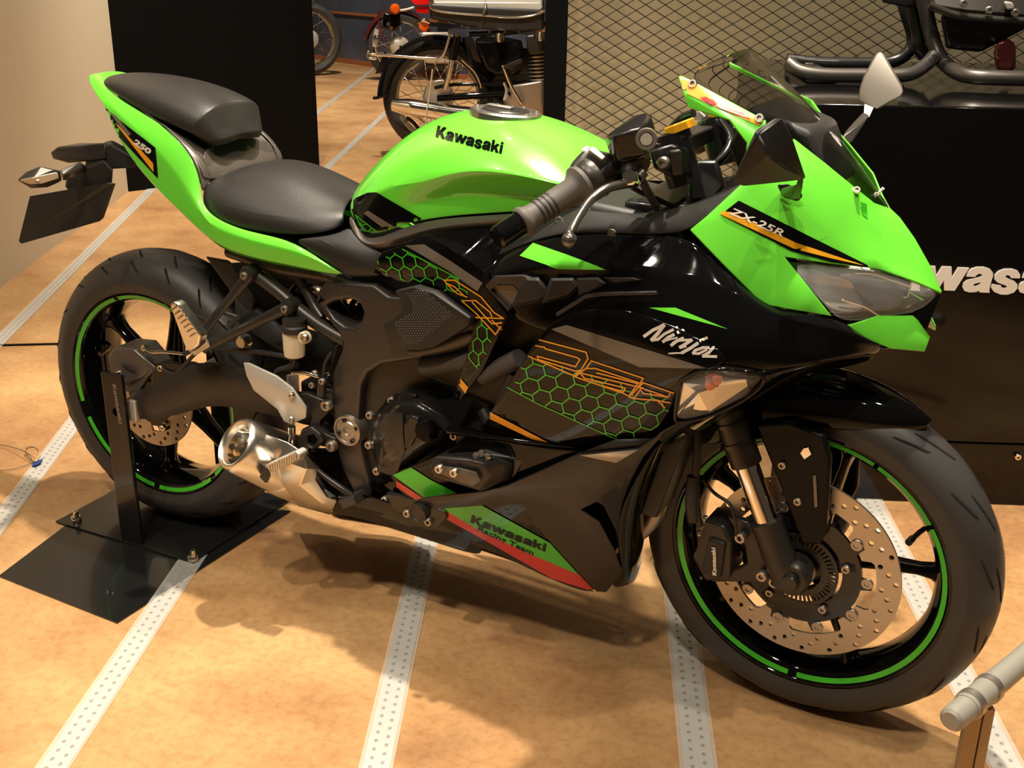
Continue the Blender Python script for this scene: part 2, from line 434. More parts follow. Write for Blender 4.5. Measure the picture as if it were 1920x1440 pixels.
# ================================================================== THE SETTING
def grad_floor():
    m = bpy.data.materials.new('worn_vinyl_floor'); m.use_nodes = True; nt = m.node_tree; b = nt.nodes['Principled BSDF']
    tc = nt.nodes.new('ShaderNodeTexCoord')
    def noise(s, d=6, sx=1, sy=1, r=.6, rot=0):
        mp = nt.nodes.new('ShaderNodeMapping'); mp.inputs['Scale'].default_value = (sx, sy, 1); mp.inputs['Rotation'].default_value = (0, 0, rot)
        n = nt.nodes.new('ShaderNodeTexNoise'); n.inputs['Scale'].default_value = s; n.inputs['Detail'].default_value = d; n.inputs['Roughness'].default_value = r
        nt.links.new(tc.outputs['Object'], mp.inputs[0]); nt.links.new(mp.outputs[0], n.inputs['Vector']); return n
    a = noise(2.3, 8, 1, 1.2, .62, .43); c = noise(55, 4, 1, 1, .7); f = noise(260, 2)
    r1 = nt.nodes.new('ShaderNodeValToRGB'); e = r1.color_ramp.elements
    e[0].position = .34; e[0].color = L(154, 112, 75); e[1].position = .66; e[1].color = L(193, 155, 109)
    x = e.new(.5); x.color = L(176, 136, 92)
    nt.links.new(a.outputs[0], r1.inputs[0])
    mx = nt.nodes.new('ShaderNodeMix'); mx.data_type = 'RGBA'; mx.blend_type = 'MULTIPLY'; mx.inputs[0].default_value = .55
    r2 = nt.nodes.new('ShaderNodeValToRGB'); e = r2.color_ramp.elements; e[0].position = .3; e[0].color = (.62, .55, .48, 1); e[1].position = .55; e[1].color = (1, 1, 1, 1)
    nt.links.new(c.outputs[0], r2.inputs[0]); nt.links.new(r1.outputs[0], mx.inputs[6]); nt.links.new(r2.outputs[0], mx.inputs[7])
    nt.links.new(mx.outputs[2], b.inputs['Base Color'])
    b.inputs['Roughness'].default_value = .38; b.inputs['Specular IOR Level'].default_value = .35
    bp = nt.nodes.new('ShaderNodeBump'); bp.inputs['Strength'].default_value = .08; bp.inputs['Distance'].default_value = .002
    nt.links.new(f.outputs[0], bp.inputs['Height']); nt.links.new(bp.outputs[0], b.inputs['Normal'])
    return m
M['floor'] = grad_floor()
M['wall'] = mat('beige_wall_paint', L(205, 190, 164), .9, bump=.05, bscale=80)
M['curtain'] = mat('beige_backdrop', L(196, 180, 146), .9, bump=.05, bscale=60)
M['bluewall'] = mat('dark_blue_grey_gloss_panel', (.06, .07, .10, 1), .12, 0, .6, var=.6, vscale=3)
M['panelblack'] = mat('black_panel_paint', (.0028, .0028, .0028, 1), .5, spec=.12)
M['plinth'] = mat('gloss_black_plinth', (.004, .0035, .0035, 1), .06, 0, 0, spec=.42)
M['strip'] = mat('zinc_strip', (.50, .47, .42, 1), .42, .45)
M['film'] = mat('clear_film', (.9, .88, .84, 1), .12, trans=.0, alpha=.16)
M['wire'] = mat('steel_wire', (.25, .21, .17, 1), .35, .9)
M['hole'] = mat('strip_hole', (.03, .022, .015, 1), .8)
M['railgrey'] = mat('grey_rail_tube', (.30, .28, .24, 1), .35, .2)
M['meshwire'] = mat('black_expanded_mesh', (.012, .011, .010, 1), .45)
M['blue'] = mat('blue_tape', L(40, 60, 130), .6)
DD = V((-.41, .912, 0)).normalized(); EE = V((.912, .41, 0)).normalized()
def DE(d, e, z=0): return DD*d+EE*e+V((0, 0, z))
bm = bmesh.new(); box_bm(bm, (-14, -5, -.06), (8, 16, 0)); tag(obj('floor', bm, 'floor', None, 0), kind='structure')
def slab(name, a, b, z0, z1, t, m, parent=None, bevel=0, label=None):
    """upright slab from ground point a to b, thickness t behind it"""
    a, b = V(a), V(b); x = (b-a).normalized(); n = V((0, 0, 1)).cross(x)
    mm = Matrix((x, n, V((0, 0, 1)))).transposed().to_4x4(); mm.translation = a
    return box(name, (0, 0, z0), ((b-a).length, t, z1), m, parent, bevel, mm)
wa = G(0, 540); wb = G(240, 360); wdv = (wb-wa).normalized()
tag(slab('wall_left', wa-wdv*1.9, wb+wdv*1.2, 0, 3.4, .1, 'wall'), kind='structure')
# far blue-grey wall with a thin timber dado line
f0 = G(590, 110); f1 = G(720, 128); fv = (f1-f0).normalized()
tag(slab('wall_back', f0-fv*6, f1+fv*9, 0, 4, .1, 'bluewall'), kind='structure')
M['timber'] = mat('timber_rail', L(150, 90, 50), .5)
def onplane(u, v, a, x):
    n = V((0, 0, 1)).cross(x); d = FW+RT*((u-960)/FPX)+UP*((720-v)/FPX); return CAM+d*((a-CAM).dot(n)/d.dot(n))
pz = onplane(640, 24, f0, fv)
tag(slab('trim_1', f0-fv*6-fv.cross(V((0, 0, 1)))*0+V((0, 0, 0)), f1+fv*9, pz.z-.012, pz.z+.012, -.02, 'timber'), kind='structure')
tag(slab('baseboard_back', f0-fv*6, f1+fv*9, 0, .045, -.03, 'timber'), kind='structure')
# black partition board behind the tail
pa = G(237, 360); pb = G(600, 319); pv = (pb-pa).normalized()
t = slab('partition_panel', pa, pb, 0, 3.2, .12, 'panelblack', None, .004)
tag(t, 'tall matte black partition board standing behind the tail of the green motorcycle', 'partition')
# dark joint between two floor boards at the left
j0, j1 = G(-60, 651), G(112, 647)
tag(slab('trim_2', j0, j1, 0, .004, .012, 'panelblack'), kind='structure')
# perforated zinc strips over the floor seams, under clear film
def holes_strip(par, a, b, wdt, pitch=.021):
    x = (b-a).normalized(); n = V((0, 0, 1)).cross(x); Ln = (b-a).length; bm = bmesh.new(); k = 0; s = 0
    while s < Ln and k < 150:
        for side in (-1, 1):
            c = a+x*(s+(.5*pitch if side > 0 else 0))+n*side*wdt*.21+V((0, 0, .0035))
            mmx = [bm.verts.new(c+(x*math.cos(2*PI*q/8)*.0042+n*math.sin(2*PI*q/8)*.0034)) for q in range(8)]; bm.faces.new(mmx)
        s += pitch; k += 1
    o = obj('strip_hole', bm, 'hole', par, 0); tag(o, kind='stuff')
STR = [('zinc strip running from the bottom left corner up to the black base plate', (100, 1440), (320, 1110), (-.75, .5), .043),
       ('zinc strip crossing the floor under the middle of the green motorcycle', (705, 1440), (798, 1020), (-.6, .6), .043),
       ('zinc strip running just behind the front tyre of the green motorcycle', (1310, 1440), (1240, 840), (-.6, .2), .048),
       ('zinc strip seen through the right side of the front wheel', (1600, 880), (1785, 1240), (-.1, .45), .048),
       ('zinc strip left of the rear wheel with the wire ring tied to it', (0, 980), (135, 800), (-.6, .4), .04),
       ('zinc strip in the floor between the left wall and the rear tyre', (0, 640), (160, 480), (-.8, 2.6), .04),
       ('pale seam strip on the floor just right of the black partition', (595, 212), (700, 130), (-1.0, .5), .035),
       ('pale seam strip on the floor pointing at the tank from behind', (600, 328), (725, 210), (-.5, .6), .035)]
for lab, p0, p1, (e0, e1), wdt in STR:
    a, b = G(*p0), G(*p1); x = (b-a).normalized(); a2 = a+x*e0; b2 = b+x*e1; n = V((0, 0, 1)).cross(x)
    mm = Matrix((x, n, V((0, 0, 1)))).transposed().to_4x4(); mm.translation = a2
    r = tag(empty('floor_strip', a2), lab, 'floor strip', 'perforated strips on the floor')
    box('strip', (0, -wdt/2, 0), ((b2-a2).length, wdt/2, .003), 'strip', r, .0008, mm)
    holes_strip(r, a2, b2, wdt)
    bm = bmesh.new(); box_bm(bm, (0, -wdt*.62, .0036), ((b2-a2).length, wdt*.62, .0042), mm); obj('clear_film', bm, 'film', r, 0)
# ---- gloss black plinth with the raised lettering
PL = G(1700, 942); dk = PL.dot(DD); e0 = 1.33
def onD(u, v, k):
    d = FW+RT*((u-960)/FPX)+UP*((720-v)/FPX); return CAM+d*((k-CAM.dot(DD))/d.dot(DD))
PH = .901
pl = tag(empty('display_plinth', DE(dk, 2.6)), 'long gloss black display plinth with pale lettering behind the front wheel', 'plinth')
mmD = Matrix((EE, DD, V((0, 0, 1)))).transposed().to_4x4()
box('plinth_body', (e0, dk, .157), (5.2, dk+1.02, PH), 'plinth', pl, .004, mmD)
box('plinth_base', (e0, dk+.004, 0), (5.2, dk+1.02, .153), 'plinth', pl, .002, mmD)
ta = onD(1745, 555, dk); tb = onD(1920, 545, dk)
H = .066/.5*.7*1.02
ew, ex_ = onD(1733.6, 500, dk).dot(EE), onD(1817, 500, dk).dot(EE); us = (ex_-ew)/590
text3d('lettering', 'Kawasaki', DE(dk, ew-829*us, onD(1800, 544.5, dk).z)-DD*.002, EE, (0, 0, 1), 445*us*1.0, 'white', pl, .004, .012)
bolt(pl, onD(1908, 856, dk), .008, -DD, 'chrome')
# ---- expanded mesh screen on its black post
mk = 1.25
pe0, pe1 = onD(1022, 60, mk).dot(EE), onD(1064, 60, mk).dot(EE)
ms = tag(empty('mesh_screen', DE(mk, 1.2)), 'black expanded metal mesh screen stretched from a black post', 'mesh screen')
box('post', (pe0, mk-.03, 0), (pe1, mk+.03, 3.0), 'panelblack', ms, .002, mmD)
bm = bmesh.new(); px, pzh = .056, .033; E0, E1, Z0, Z1 = pe1, 3.9, .02, 1.9
k = -int((Z1-Z0)/pzh)-2
sl = pzh/px
for fam in (1, -1):
    i = -140
    while i < 200:
        c = E0+i*px
        # line z = Z0 + fam*sl*2*(e-c)
        z_a = Z0; ea = c; eb = c+fam*(Z1-Z0)/(sl)
        lo, hi = sorted((ea, eb)); lo, hi = max(lo, E0), min(hi, E1)
        if lo < hi:
            A = DE(mk, lo, Z0+fam*(lo-c)*sl); B = DE(mk, hi, Z0+fam*(hi-c)*sl)
            if fam < 0: A = DE(mk, lo, Z0+(c-lo)*sl); B = DE(mk, hi, Z0+(c-hi)*sl)
            add_tube(bm, [A, B], .0016, 4)
        i += 1
tag(obj('mesh_strands', bm, 'meshwire', ms, 0), kind='stuff')
tag(slab('wall_right', DE(mk+.16, onD(1043, 60, mk+.16).dot(EE)), DE(mk+.16, 6), 0, 3.4, .1, 'curtain'), kind='structure')
# ================================================================== THE GREEN MOTORCYCLE
bike = empty('sport_motorcycle', (.69, 0, 0), 'lime green and black faired sport motorcycle held upright on a black rear stand', 'motorcycle')
RK = math.radians(24.2); SA = -.0876
axis = V((-math.sin(RK), 0, math.cos(RK))); SO = V((1.479, 0, 0))
STEER = Matrix.Translation(SO) @ Matrix.Rotation(SA, 4, axis) @ Matrix.Translation(-SO)
FWH = Matrix.Translation((0, -.013, 0)) @ STEER @ Matrix.Translation((1.38, 0, .290))
RWH = Matrix.Translation((0, .0175, .304))
def wheel(name, WM_, R, hw, bead, nsp, ph, spw, tapes, front):
    w = empty_part(name, WM_)
    # tyre
    prof = []
    n = 14
    for i in range(-n, n+1):
        a = i/n
        y = hw*math.sin(a*PI/2*.995) if abs(a) < 1 else hw*a
        z = R-(hw*.80)*(1-math.cos(a*PI/2))*1.0
        prof.append((z, y))
    zs = prof[0][0]
    side = [(zs-.008, -hw*.96), (zs-.018, -hw*.93), (.237, -bead-.003), (.228, -bead), (.222, -bead+.006)]
    P = [(r, y) for r, y in side[::-1]]+prof+[(r, -y) for r, y in side]
    lathe('tyre', P, 'rubber', w, WM_, 96)
    # tread grooves
    bm = bmesh.new(); ng = 15 if front else 20
    def surf(a, th):
        y = hw*math.sin(a*PI/2); z = R-(hw*.80)*(1-math.cos(a*PI/2))+.0006
        return V((z*math.cos(th), y, z*math.sin(th)))
    for k in range(ng):
        for s in (-1, 1):
            for a0, a1, t0, t1 in (((.08, .30, 0, .24), (.40, .62, .12, .32)) if front else ((.72, .46, .0, .12), (.36, .10, .04, .15))):
                t_off = 2*PI*(k+(.5 if s > 0 else 0))/ng; prev = None; m_ = 8
                for i in range(m_+1):
                    f = i/m_; th = t_off+(t0+(t1-t0)*(f**(1.3 if front else .9))); aa = s*(a0+(a1-a0)*f)
                    c0 = surf(aa, th); c1 = surf(s*(a0+(a1-a0)*(f+.02)), t_off+(t0+(t1-t0)*((f+.02)**(1.3 if front else .9))))
                    tg = (c1-c0).normalized(); nr = V((math.cos(th), 0, math.sin(th)))+V((0, 1, 0))*math.tan(aa*.9)*.6; sd = tg.cross(nr.normalized()).normalized()
                    wd_ = (.0021 if front else .0024)*min(1, (f+.05)*6, (1.05-f)*6)
                    cur = [bm.verts.new(WM_ @ (c0+sd*e*wd_)) for e in (-1, 1)]
                    if prev: bm.faces.new((prev[0], prev[1], cur[1], cur[0]))
                    prev = cur
    tag(obj('tread_grooves', bm, 'groove', w, 0), kind='stuff')
    # rim barrel
    rb = bead
    rim = [(.2255, -rb), (.2255, -rb-.004), (.2205, -rb-.004), (.2165, -rb+.001), (.208, -rb+.004), (.2045, -rb+.012), (.199, -.030), (.192, -.014), (.192, .014), (.199, .030), (.2045, rb-.012), (.208, rb-.004), (.2165, rb-.001), (.2205, rb+.004), (.2255, rb+.004), (.2255, rb)]
    lathe('rim', rim+[(.215, .02), (.215, -.02)], 'black', w, WM_, 96, True, 50)
    # spokes
    for k in range(nsp):
        a = ph+2*PI*k/nsp; c, s = math.cos(a), math.sin(a)
        rad = V((c, 0, s)); tan = V((-s, 0, c)); bm = bmesh.new(); rings = []
        for r, ww, dd in ((.030, spw*1.25, .030), (.065, spw*1.0, .026), (.12, spw*.72, .019), (.165, spw*.62, .016), (.186, spw*.85, .019), (.200, spw*1.9, .024)):
            rings.append([bm.verts.new(WM_ @ (rad*r+tan*x+V((0, y, 0)))) for x, y in ((-ww, 0), (-ww*.7, -dd*.8), (-ww*.25, -dd), (ww*.25, -dd), (ww*.7, -dd*.8), (ww, 0), (ww*.7, dd*.8), (ww*.25, dd), (-ww*.25, dd), (-ww*.7, dd*.8))])
        for A, B in zip(rings, rings[1:]):
            for i in range(10): bm.faces.new((A[i], A[(i+1) % 10], B[(i+1) % 10], B[i]))
        bm.faces.new(rings[0]); bm.faces.new(rings[-1][::-1]); fin(bm); obj('spoke', bm, 'black', w, 45)
    hubw = .05 if front else .07
    lathe('hub', [(.012, -hubw), (.034, -hubw), (.038, -hubw+.012), (.034, -.02), (.048, -.01), (.048, .01), (.034, .02), (.038, hubw-.012), (.034, hubw), (.012, hubw)], 'plastic', w, WM_, 32, True)
    # green rim tape in segments
    for (d0, d1) in tapes:
        st = max(4, int((d1-d0)/4))
        for side in (-1, 1):
            bm = bmesh.new(); prev = None
            for i in range(st+1):
                t = math.radians(d0+(d1-d0)*i/st)
                cur = [bm.verts.new(WM_ @ V((r*math.cos(t), side*(y+.0005), r*math.sin(t)))) for r, y in ((.2175, rb-.0002+.0016), (.2095, rb-.0034+.0016))]
                if prev: bm.faces.new((prev[0], prev[1], cur[1], cur[0]))
                prev = cur
            obj('rim_tape', bm, 'greenl', w, 60)
    # valve
    a = math.radians(28 if front else 160); mm = WM_ @ Matrix.Rotation(-a, 4, 'Y')
    bm = bmesh.new(); add_tube(bm, [mm @ V((.2, 0, 0)), mm @ V((.186, 0, 0)), mm @ V((.180, -.012, .0)), mm @ V((.172, -.040, 0))], .0042, 8)
    add_tube(bm, [mm @ V((.174, -.030, 0)), mm @ V((.171, -.044, 0))], .0056, 10); obj('valve_stem', bm, 'plastic', w)
    return w
def empty_part(name, mw):
    o = bpy.data.objects.new(name, None); COL.objects.link(o); o.empty_display_size = .03
    M0 = Matrix.Translation(mw.translation); o.parent = bike; o.matrix_parent_inverse = WM[bike.name].inverted(); o.matrix_basis = M0; WM[o.name] = M0.copy()
    return o
fw = wheel('front_wheel', FWH, .288, .056, .0465, 5, math.radians(6), .012, [(-88, 32), (34, 64), (66, 108), (110, 150), (152, 268)], True)
rw = wheel('rear_wheel', RWH, .300, .0735, .064, 6, math.radians(80), .017, [(-20, 30), (36, 108), (111, 194), (204, 231), (238, 264), (268, 311), (316, 334)], False)
def disc(par, mw, R, Ri, y, nh, tabs, name='brake_disc', th=.0045, m='disc', slots=True):
    """drilled disc: ring with real round holes, inner tabs"""
    bm = bmesh.new(); outer = []; lay_ = []
    for dy in (-th/2, th/2):
        es = []
        def loop(pts):
            vs_ = [bm.verts.new(mw @ V((x, y+dy, z))) for x, z in pts]
            for i in range(len(vs_)): es.append(bm.edges.new((vs_[i], vs_[(i+1) % len(vs_)])))
            return vs_
        loops = [loop([(R*math.cos(2*PI*i/120), R*math.sin(2*PI*i/120)) for i in range(120)])]
        inn = []
        n = 180
        for i in range(n):
            t = 2*PI*i/n; r = Ri
            if tabs:
                f = (t*tabs/(2*PI)) % 1
                r = Ri-.018 if .32 < f < .68 else (Ri-.004 if .28 < f < .72 else Ri)
            inn.append((r*math.cos(t), r*math.sin(t)))
        loops.append(loop(inn))
        rr = [Ri+(R-Ri)*x for x in (.22, .5, .78)]
        for k in range(nh):
            for j in range(2):
                idx = (k*2+j) % 3 if j else k % 3
                t = 2*PI*(k+.5*j)/nh; r = rr[(k+2*j) % 3]; c0, s0 = math.cos(t)*r, math.sin(t)*r
                loops.append(loop([(c0+.0043*math.cos(2*PI*q/8), s0+.0043*math.sin(2*PI*q/8)) for q in range(8)]))
        bmesh.ops.triangle_fill(bm, use_beauty=True, use_dissolve=False, edges=es)
        lay_.append(loops)
    for A, B in zip(*lay_):
        for i in range(len(A)): bm.faces.new((A[i], A[(i+1) % len(A)], B[(i+1) % len(A)], B[i]))
    fin(bm, 1e-6); return obj(name, bm, m, par, 30)
yd = -.0625
disc(fw, FWH, .155, .118, yd, 30, 5)
disc(rw, RWH, .110, .078, -.068, 20, 5)
# floating disc carriers
def carrier(par, mw, r0, r1, y, n, ph, m='plastic'):
    bm = bmesh.new(); lo, hi = [], []
    def ring(rf, dy, cnt=120): return [bm.verts.new(mw @ V((rf(2*PI*i/cnt)*math.cos(2*PI*i/cnt), y+dy, rf(2*PI*i/cnt)*math.sin(2*PI*i/cnt)))) for i in range(cnt)]
    f = lambda t: r1 if math.cos(n*(t-ph)) > .75 else r1-.016
    A, B, C, D = ring(f, -.003), ring(f, .003), ring(lambda t: r0, .003), ring(lambda t: r0, -.003)
    k = len(A)
    for i in range(k):
        j = (i+1) % k
        for P, Q in ((A, B), (B, C), (C, D), (D, A)): bm.faces.new((P[i], P[j], Q[j], Q[i]))
    fin(bm); obj('disc_carrier', bm, m, par, 30)
carrier(fw, FWH, .066, .112, yd, 10, 0)
carrier(rw, RWH, .040, .082, -.066, 5, 0)
for k in range(10):
    t = 2*PI*k/10+.05; p = FWH @ V((.1045*math.cos(t), yd-.004, .1045*math.sin(t)))
    bolt(fw, p, .0095, FWH.to_3x3() @ V((0, -1, 0)), 'steel', 'disc_button', .003)
for k in range(5):
    t = 2*PI*k/5+.3; bolt(fw, FWH @ V((.074*math.cos(t), yd-.006, .074*math.sin(t))), .007, FWH.to_3x3() @ V((0, -1, 0)), 'steel')
    bolt(rw, RWH @ V((.066*math.cos(t), -.072, .066*math.sin(t))), .007, (0, -1, 0), 'steel')
# spokes of the carrier
for k in range(5):
    t = 2*PI*k/5+.3; mm = FWH @ Matrix.Rotation(-t, 4, 'Y'); box('carrier_arm', (.034, yd-.003, -.010), (.092, yd+.006, .010), 'plastic', fw, .003, mm)
# wheel speed ring (slotted)
bm = bmesh.new()
for k in range(48):
    mm = FWH @ Matrix.Rotation(2*PI*k/48, 4, 'Y'); box_bm(bm, (.046, yd-.010, -.0018), (.058, yd-.008, .0018), mm)
lathe_bm(bm, [(.036, yd-.010), (.046, yd-.010), (.046, yd-.007), (.036, yd-.007)], 48, FWH, True)
lathe_bm(bm, [(.057, yd-.010), (.062, yd-.010), (.062, yd-.007), (.057, yd-.007)], 48, FWH, True)
fin(bm); obj('speed_sensor_ring', bm, 'satin', fw)
def WP(u, v, yl, M_=None):
    """pixel onto the plane local-y = yl of the turned front wheel"""
    M_ = M_ or FWH
    n = M_.to_3x3() @ V((0, 1, 0)); p0 = M_ @ V((0, yl, 0)); d = FW+RT*((u-960)/FPX)+UP*((720-v)/FPX)
    return CAM+d*((p0-CAM).dot(n)/d.dot(n))
# ---- fork legs, mudguard, front brake (front end turns with the bars)
def SW(p, s=0):  # straight-ahead bike coordinates -> turned
    return V((0, -.010, 0))+(STEER @ V(p))
fdir = axis
for side in (-1, 1):
    leg = empty_part('fork_leg', Matrix.Translation(SW((1.38, side*.1, .293))))
    base = V((1.366, side*.098, .290)); 
    def fp(t, b=base): return b+fdir*t
    bm = bmesh.new(); add_tube(bm, [SW(fp(-.018)), SW(fp(-.01)), SW(fp(.02)), SW(fp(.06)), SW(fp(.092))], lambda t: .021 if t < .15 else (.026 if t < .6 else .0255), 20)
    obj('fork_slider_casting', bm, 'satin', leg, 50)
    bm = bmesh.new(); add_tube(bm, [SW(fp(.08)), SW(fp(.24))], .0185, 20); obj('chrome_stanchion', bm, 'chrome', leg, 50)
    bm = bmesh.new(); add_tube(bm, [SW(fp(.188)), SW(fp(.202)), SW(fp(.206)), SW(fp(.60))], lambda t: .0245 if t < .7 else .0265, 20); obj('fork_outer_tube', bm, 'satin', leg, 50)
    bm = bmesh.new()
    for t in (.222, .255): add_tube(bm, [SW(fp(t)), SW(fp(t+.006))], .0275, 20)
    obj('fork_seal_band', bm, 'plastic', leg, 50)
    lathe('axle_clamp', [(0, -.022), (.026, -.022), (.030, -.016), (.030, .018), (0, .018)], 'satin', leg, FWH @ Matrix.Translation((-.004, side*.093+.004, .0)), 28)
    bolt(leg, FWH @ V((-.026, side*.112+.004, -.012)), .009, FWH.to_3x3() @ V((0, side, 0)), 'steel', 'pinch_bolt')
    lathe('axle_end', [(0, -.026), (.012, -.026), (.014, -.022), (.014, 0), (0, 0)], 'plastic', leg, FWH @ Matrix.Translation((0, side*.100+.004, 0)), 20)
bm = bmesh.new(); add_tube(bm, [FWH @ V((0, -.1, 0)), FWH @ V((0, .1, 0))], .010, 16); obj('front_axle', bm, 'steel', bike)
# front caliper, behind the near fork leg
cal = hull('front_brake_caliper', [FWH @ V(p) for p in ((-.150, -.105, .030), (-.166, -.100, -.022), (-.140, -.108, -.050), (-.098, -.112, -.030), (-.100, -.112, .040), (-.115, -.108, .062), (-.150, -.100, .060), (-.150, -.045, .030), (-.166, -.045, -.022), (-.140, -.045, -.050), (-.098, -.045, -.030), (-.100, -.045, .045), (-.150, -.045, .060))], 'satin', bike, .006)
hull('caliper_bridge', [FWH @ V(p) for p in ((-.138, -.114, .036), (-.146, -.112, -.030), (-.112, -.116, -.030), (-.108, -.116, .036), (-.138, -.09, .036), (-.146, -.09, -.030), (-.112, -.09, -.030), (-.108, -.09, .036))], 'matte', cal, .004)
text3d('caliper_lettering', 'Kawasaki', FWH @ V((-.118, -.1165, -.026)), FWH.to_3x3() @ V((-.10, 0, 1)), FWH.to_3x3() @ V((-1, 0, -.1)), .007, 'white', cal, .0006, .01, width=.050)
for p in ((-.163, -.085, .022), (-.166, -.085, -.020), (-.155, -.085, .052)): bolt(cal, FWH @ V(p), .0055, FWH.to_3x3() @ V((-1, -.3, 0)), 'steel')
for p in ((-.085, -.112, .052), (-.046, -.110, -.006)): bolt(cal, FWH @ V(p), .009, FWH.to_3x3() @ V((0, -1, 0)), 'steel')
plate_pts = [(-.115, .075), (-.08, .075), (-.045, .045), (-.01, .03), (.005, -.005), (-.01, -.025), (-.06, -.028), (-.13, -.052), (-.145, -.04), (-.10, -.02), (-.075, .0), (-.082, .03)]
bm = bmesh.new(); a = [bm.verts.new(FWH @ V((x, -.100, z))) for x, z in plate_pts]; b = [bm.verts.new(FWH @ V((x, -.086, z))) for x, z in plate_pts]
bm.faces.new(a); bm.faces.new(b[::-1])
for i in range(len(a)): bm.faces.new((a[i], a[(i+1) % len(a)], b[(i+1) % len(a)], b[i]))
fin(bm); o = obj('caliper_mount', bm, 'satin', bike, 30); mods(o, 0, .003); bake(o)
tube('brake_hose', [(1303, 770, .11), (1308, 830, .12), (1304, 900, .125), (1306, 960, .125), (1312, 985, .12)], .0065, 'hose', bike)
tube('brake_hose', [(1300, 893, .125), (1296, 940, .13), (1300, 975, .125)], .010, 'hose', bike)
tube('sensor_cable', [(1318, 900, .12), (1340, 925, .12), (1368, 945, .125), (1378, 975, .13), (1382, 1005, .125), (1392, 1020, .12)], .0028, 'hose', bike)
# mudguard
R0 = .322
def mg(t, y, r): 
    a = math.radians(t); return V((0, 0, 0))+(FWH @ V((r*math.cos(a), y, r*math.sin(a))))
rows = []
for i, t in enumerate((60, 66, 74, 84, 94, 104, 114, 126, 138)):
    f = i/8; hw_ = (.012, .036, .052, .060, .066, .068, .068, .066, .062)[i]; dr = (.004, .012, .022, .034, .05, .06, .06, .05, .03)[i]
    rows.append([mg(t, 0, R0-.016+.010*f), mg(t, -hw_*.45, R0-.018+.010*f), mg(t, -hw_*.8, R0-.026+.008*f), mg(t, -hw_, R0-.042+.008*f), mg(t+1.5, -hw_-.004, R0-.042-dr)])
def mirw(rows):  # full width rows in the wheel frame
    inv = FWH.inverted(); out = []
    for r in rows:
        L_ = [inv @ p for p in r]; out.append([FWH @ V((p.x, -p.y, p.z)) for p in L_[::-1][:-1]]+[FWH @ p for p in L_])
    return out
mud = loft('front_mudguard', mirw(rows), 'black', bike, thick=.003, sub=2)
# fork guard of the mudguard running down beside the stanchion
for s in (-1, 1):
    inv_ = FWH.inverted(); pts = [((inv_ @ WP(*q, -.086)).x, (inv_ @ WP(*q, -.086)).z) for q in ((1418, 795), (1480, 790), (1545, 815), (1558, 860), (1550, 995), (1538, 1020), (1505, 1018), (1462, 905))]
    bm = bmesh.new(); A = [bm.verts.new(FWH @ V((x, s*.0900, z))) for x, z in pts]; B = [bm.verts.new(FWH @ V((x, s*.074, z))) for x, z in pts]
    bm.faces.new(A); bm.faces.new(B[::-1])
    for i in range(len(A)): bm.faces.new((A[i], A[(i+1) % len(A)], B[(i+1) % len(A)], B[i]))
    fin(bm); o = obj('fork_guard', bm, 'deep', mud, 30); mods(o, 0, .004, seg=3); bake(o)
for p in ((1467, 872), (1496, 940)): bolt(mud, WP(*p, -.0905), .0065, FWH.to_3x3() @ V((0, -1, 0)), 'steel')
hull('guard_clip', [WP(*q, -.0935) for q in ((1500, 850), (1508, 862), (1522, 852), (1516, 838), (1506, 840))]+[WP(*q, -.088) for q in ((1500, 850), (1508, 862), (1522, 852), (1516, 838))], 'chrome', mud, .001)
hull('guard_plug', [WP(*q, -.0925) for q in ((1524, 892), (1530, 891), (1533, 950), (1527, 952))]+[WP(*q, -.088) for q in ((1524, 892), (1530, 891), (1533, 950), (1527, 952))], 'greyd', mud, .0005)
# ================================================================== BODYWORK
T2 = lambda rows, dw=0: rows
# ---- fuel tank
tank = loft('fuel_tank', [
 [(668, 352, 0), (661, 362, .035), (658, 374, .065), (655, 384, .085), (655, 395, .095), (660, 410, .10)],
 [(700, 306, 0), (690, 325, .05), (682, 347, .085), (678, 375, .108), (676, 410, .118), (690, 448, .122)],
 [(762, 243, 0), (745, 270, .062), (733, 305, .105), (738, 345, .132), (745, 385, .134), (742, 428, .130)],
 [(828, 206, 0), (812, 236, .075), (795, 290, .125), (790, 345, .142), (778, 384, .122), (780, 415, .128)],
 [(890, 192, 0), (882, 229, .08), (872, 285, .135), (866, 316, .155), (850, 362, .126), (855, 405, .128)],
 [(960, 199, 0), (956, 239, .085), (955, 295, .14), (958, 324, .156), (940, 365, .124), (945, 400, .124)],
 [(1040, 230, 0), (1033, 270, .08), (1035, 318, .13), (1045, 345, .146), (1035, 374, .118), (1035, 392, .118)],
 [(1105, 270, 0), (1095, 305, .07), (1098, 338, .11), (1102, 358, .125), (1100, 374, .108), (1098, 384, .105)],
 [(1125, 318, 0), (1115, 335, .05), (1112, 352, .09), (1108, 370, .10), (1104, 380, .098), (1102, 386, .098)]],
 'green', bike, mirror=True, thick=.003, sub=3, crease=((3, .8), (4, .5), (2, .2)))
TT = bvh([tank])
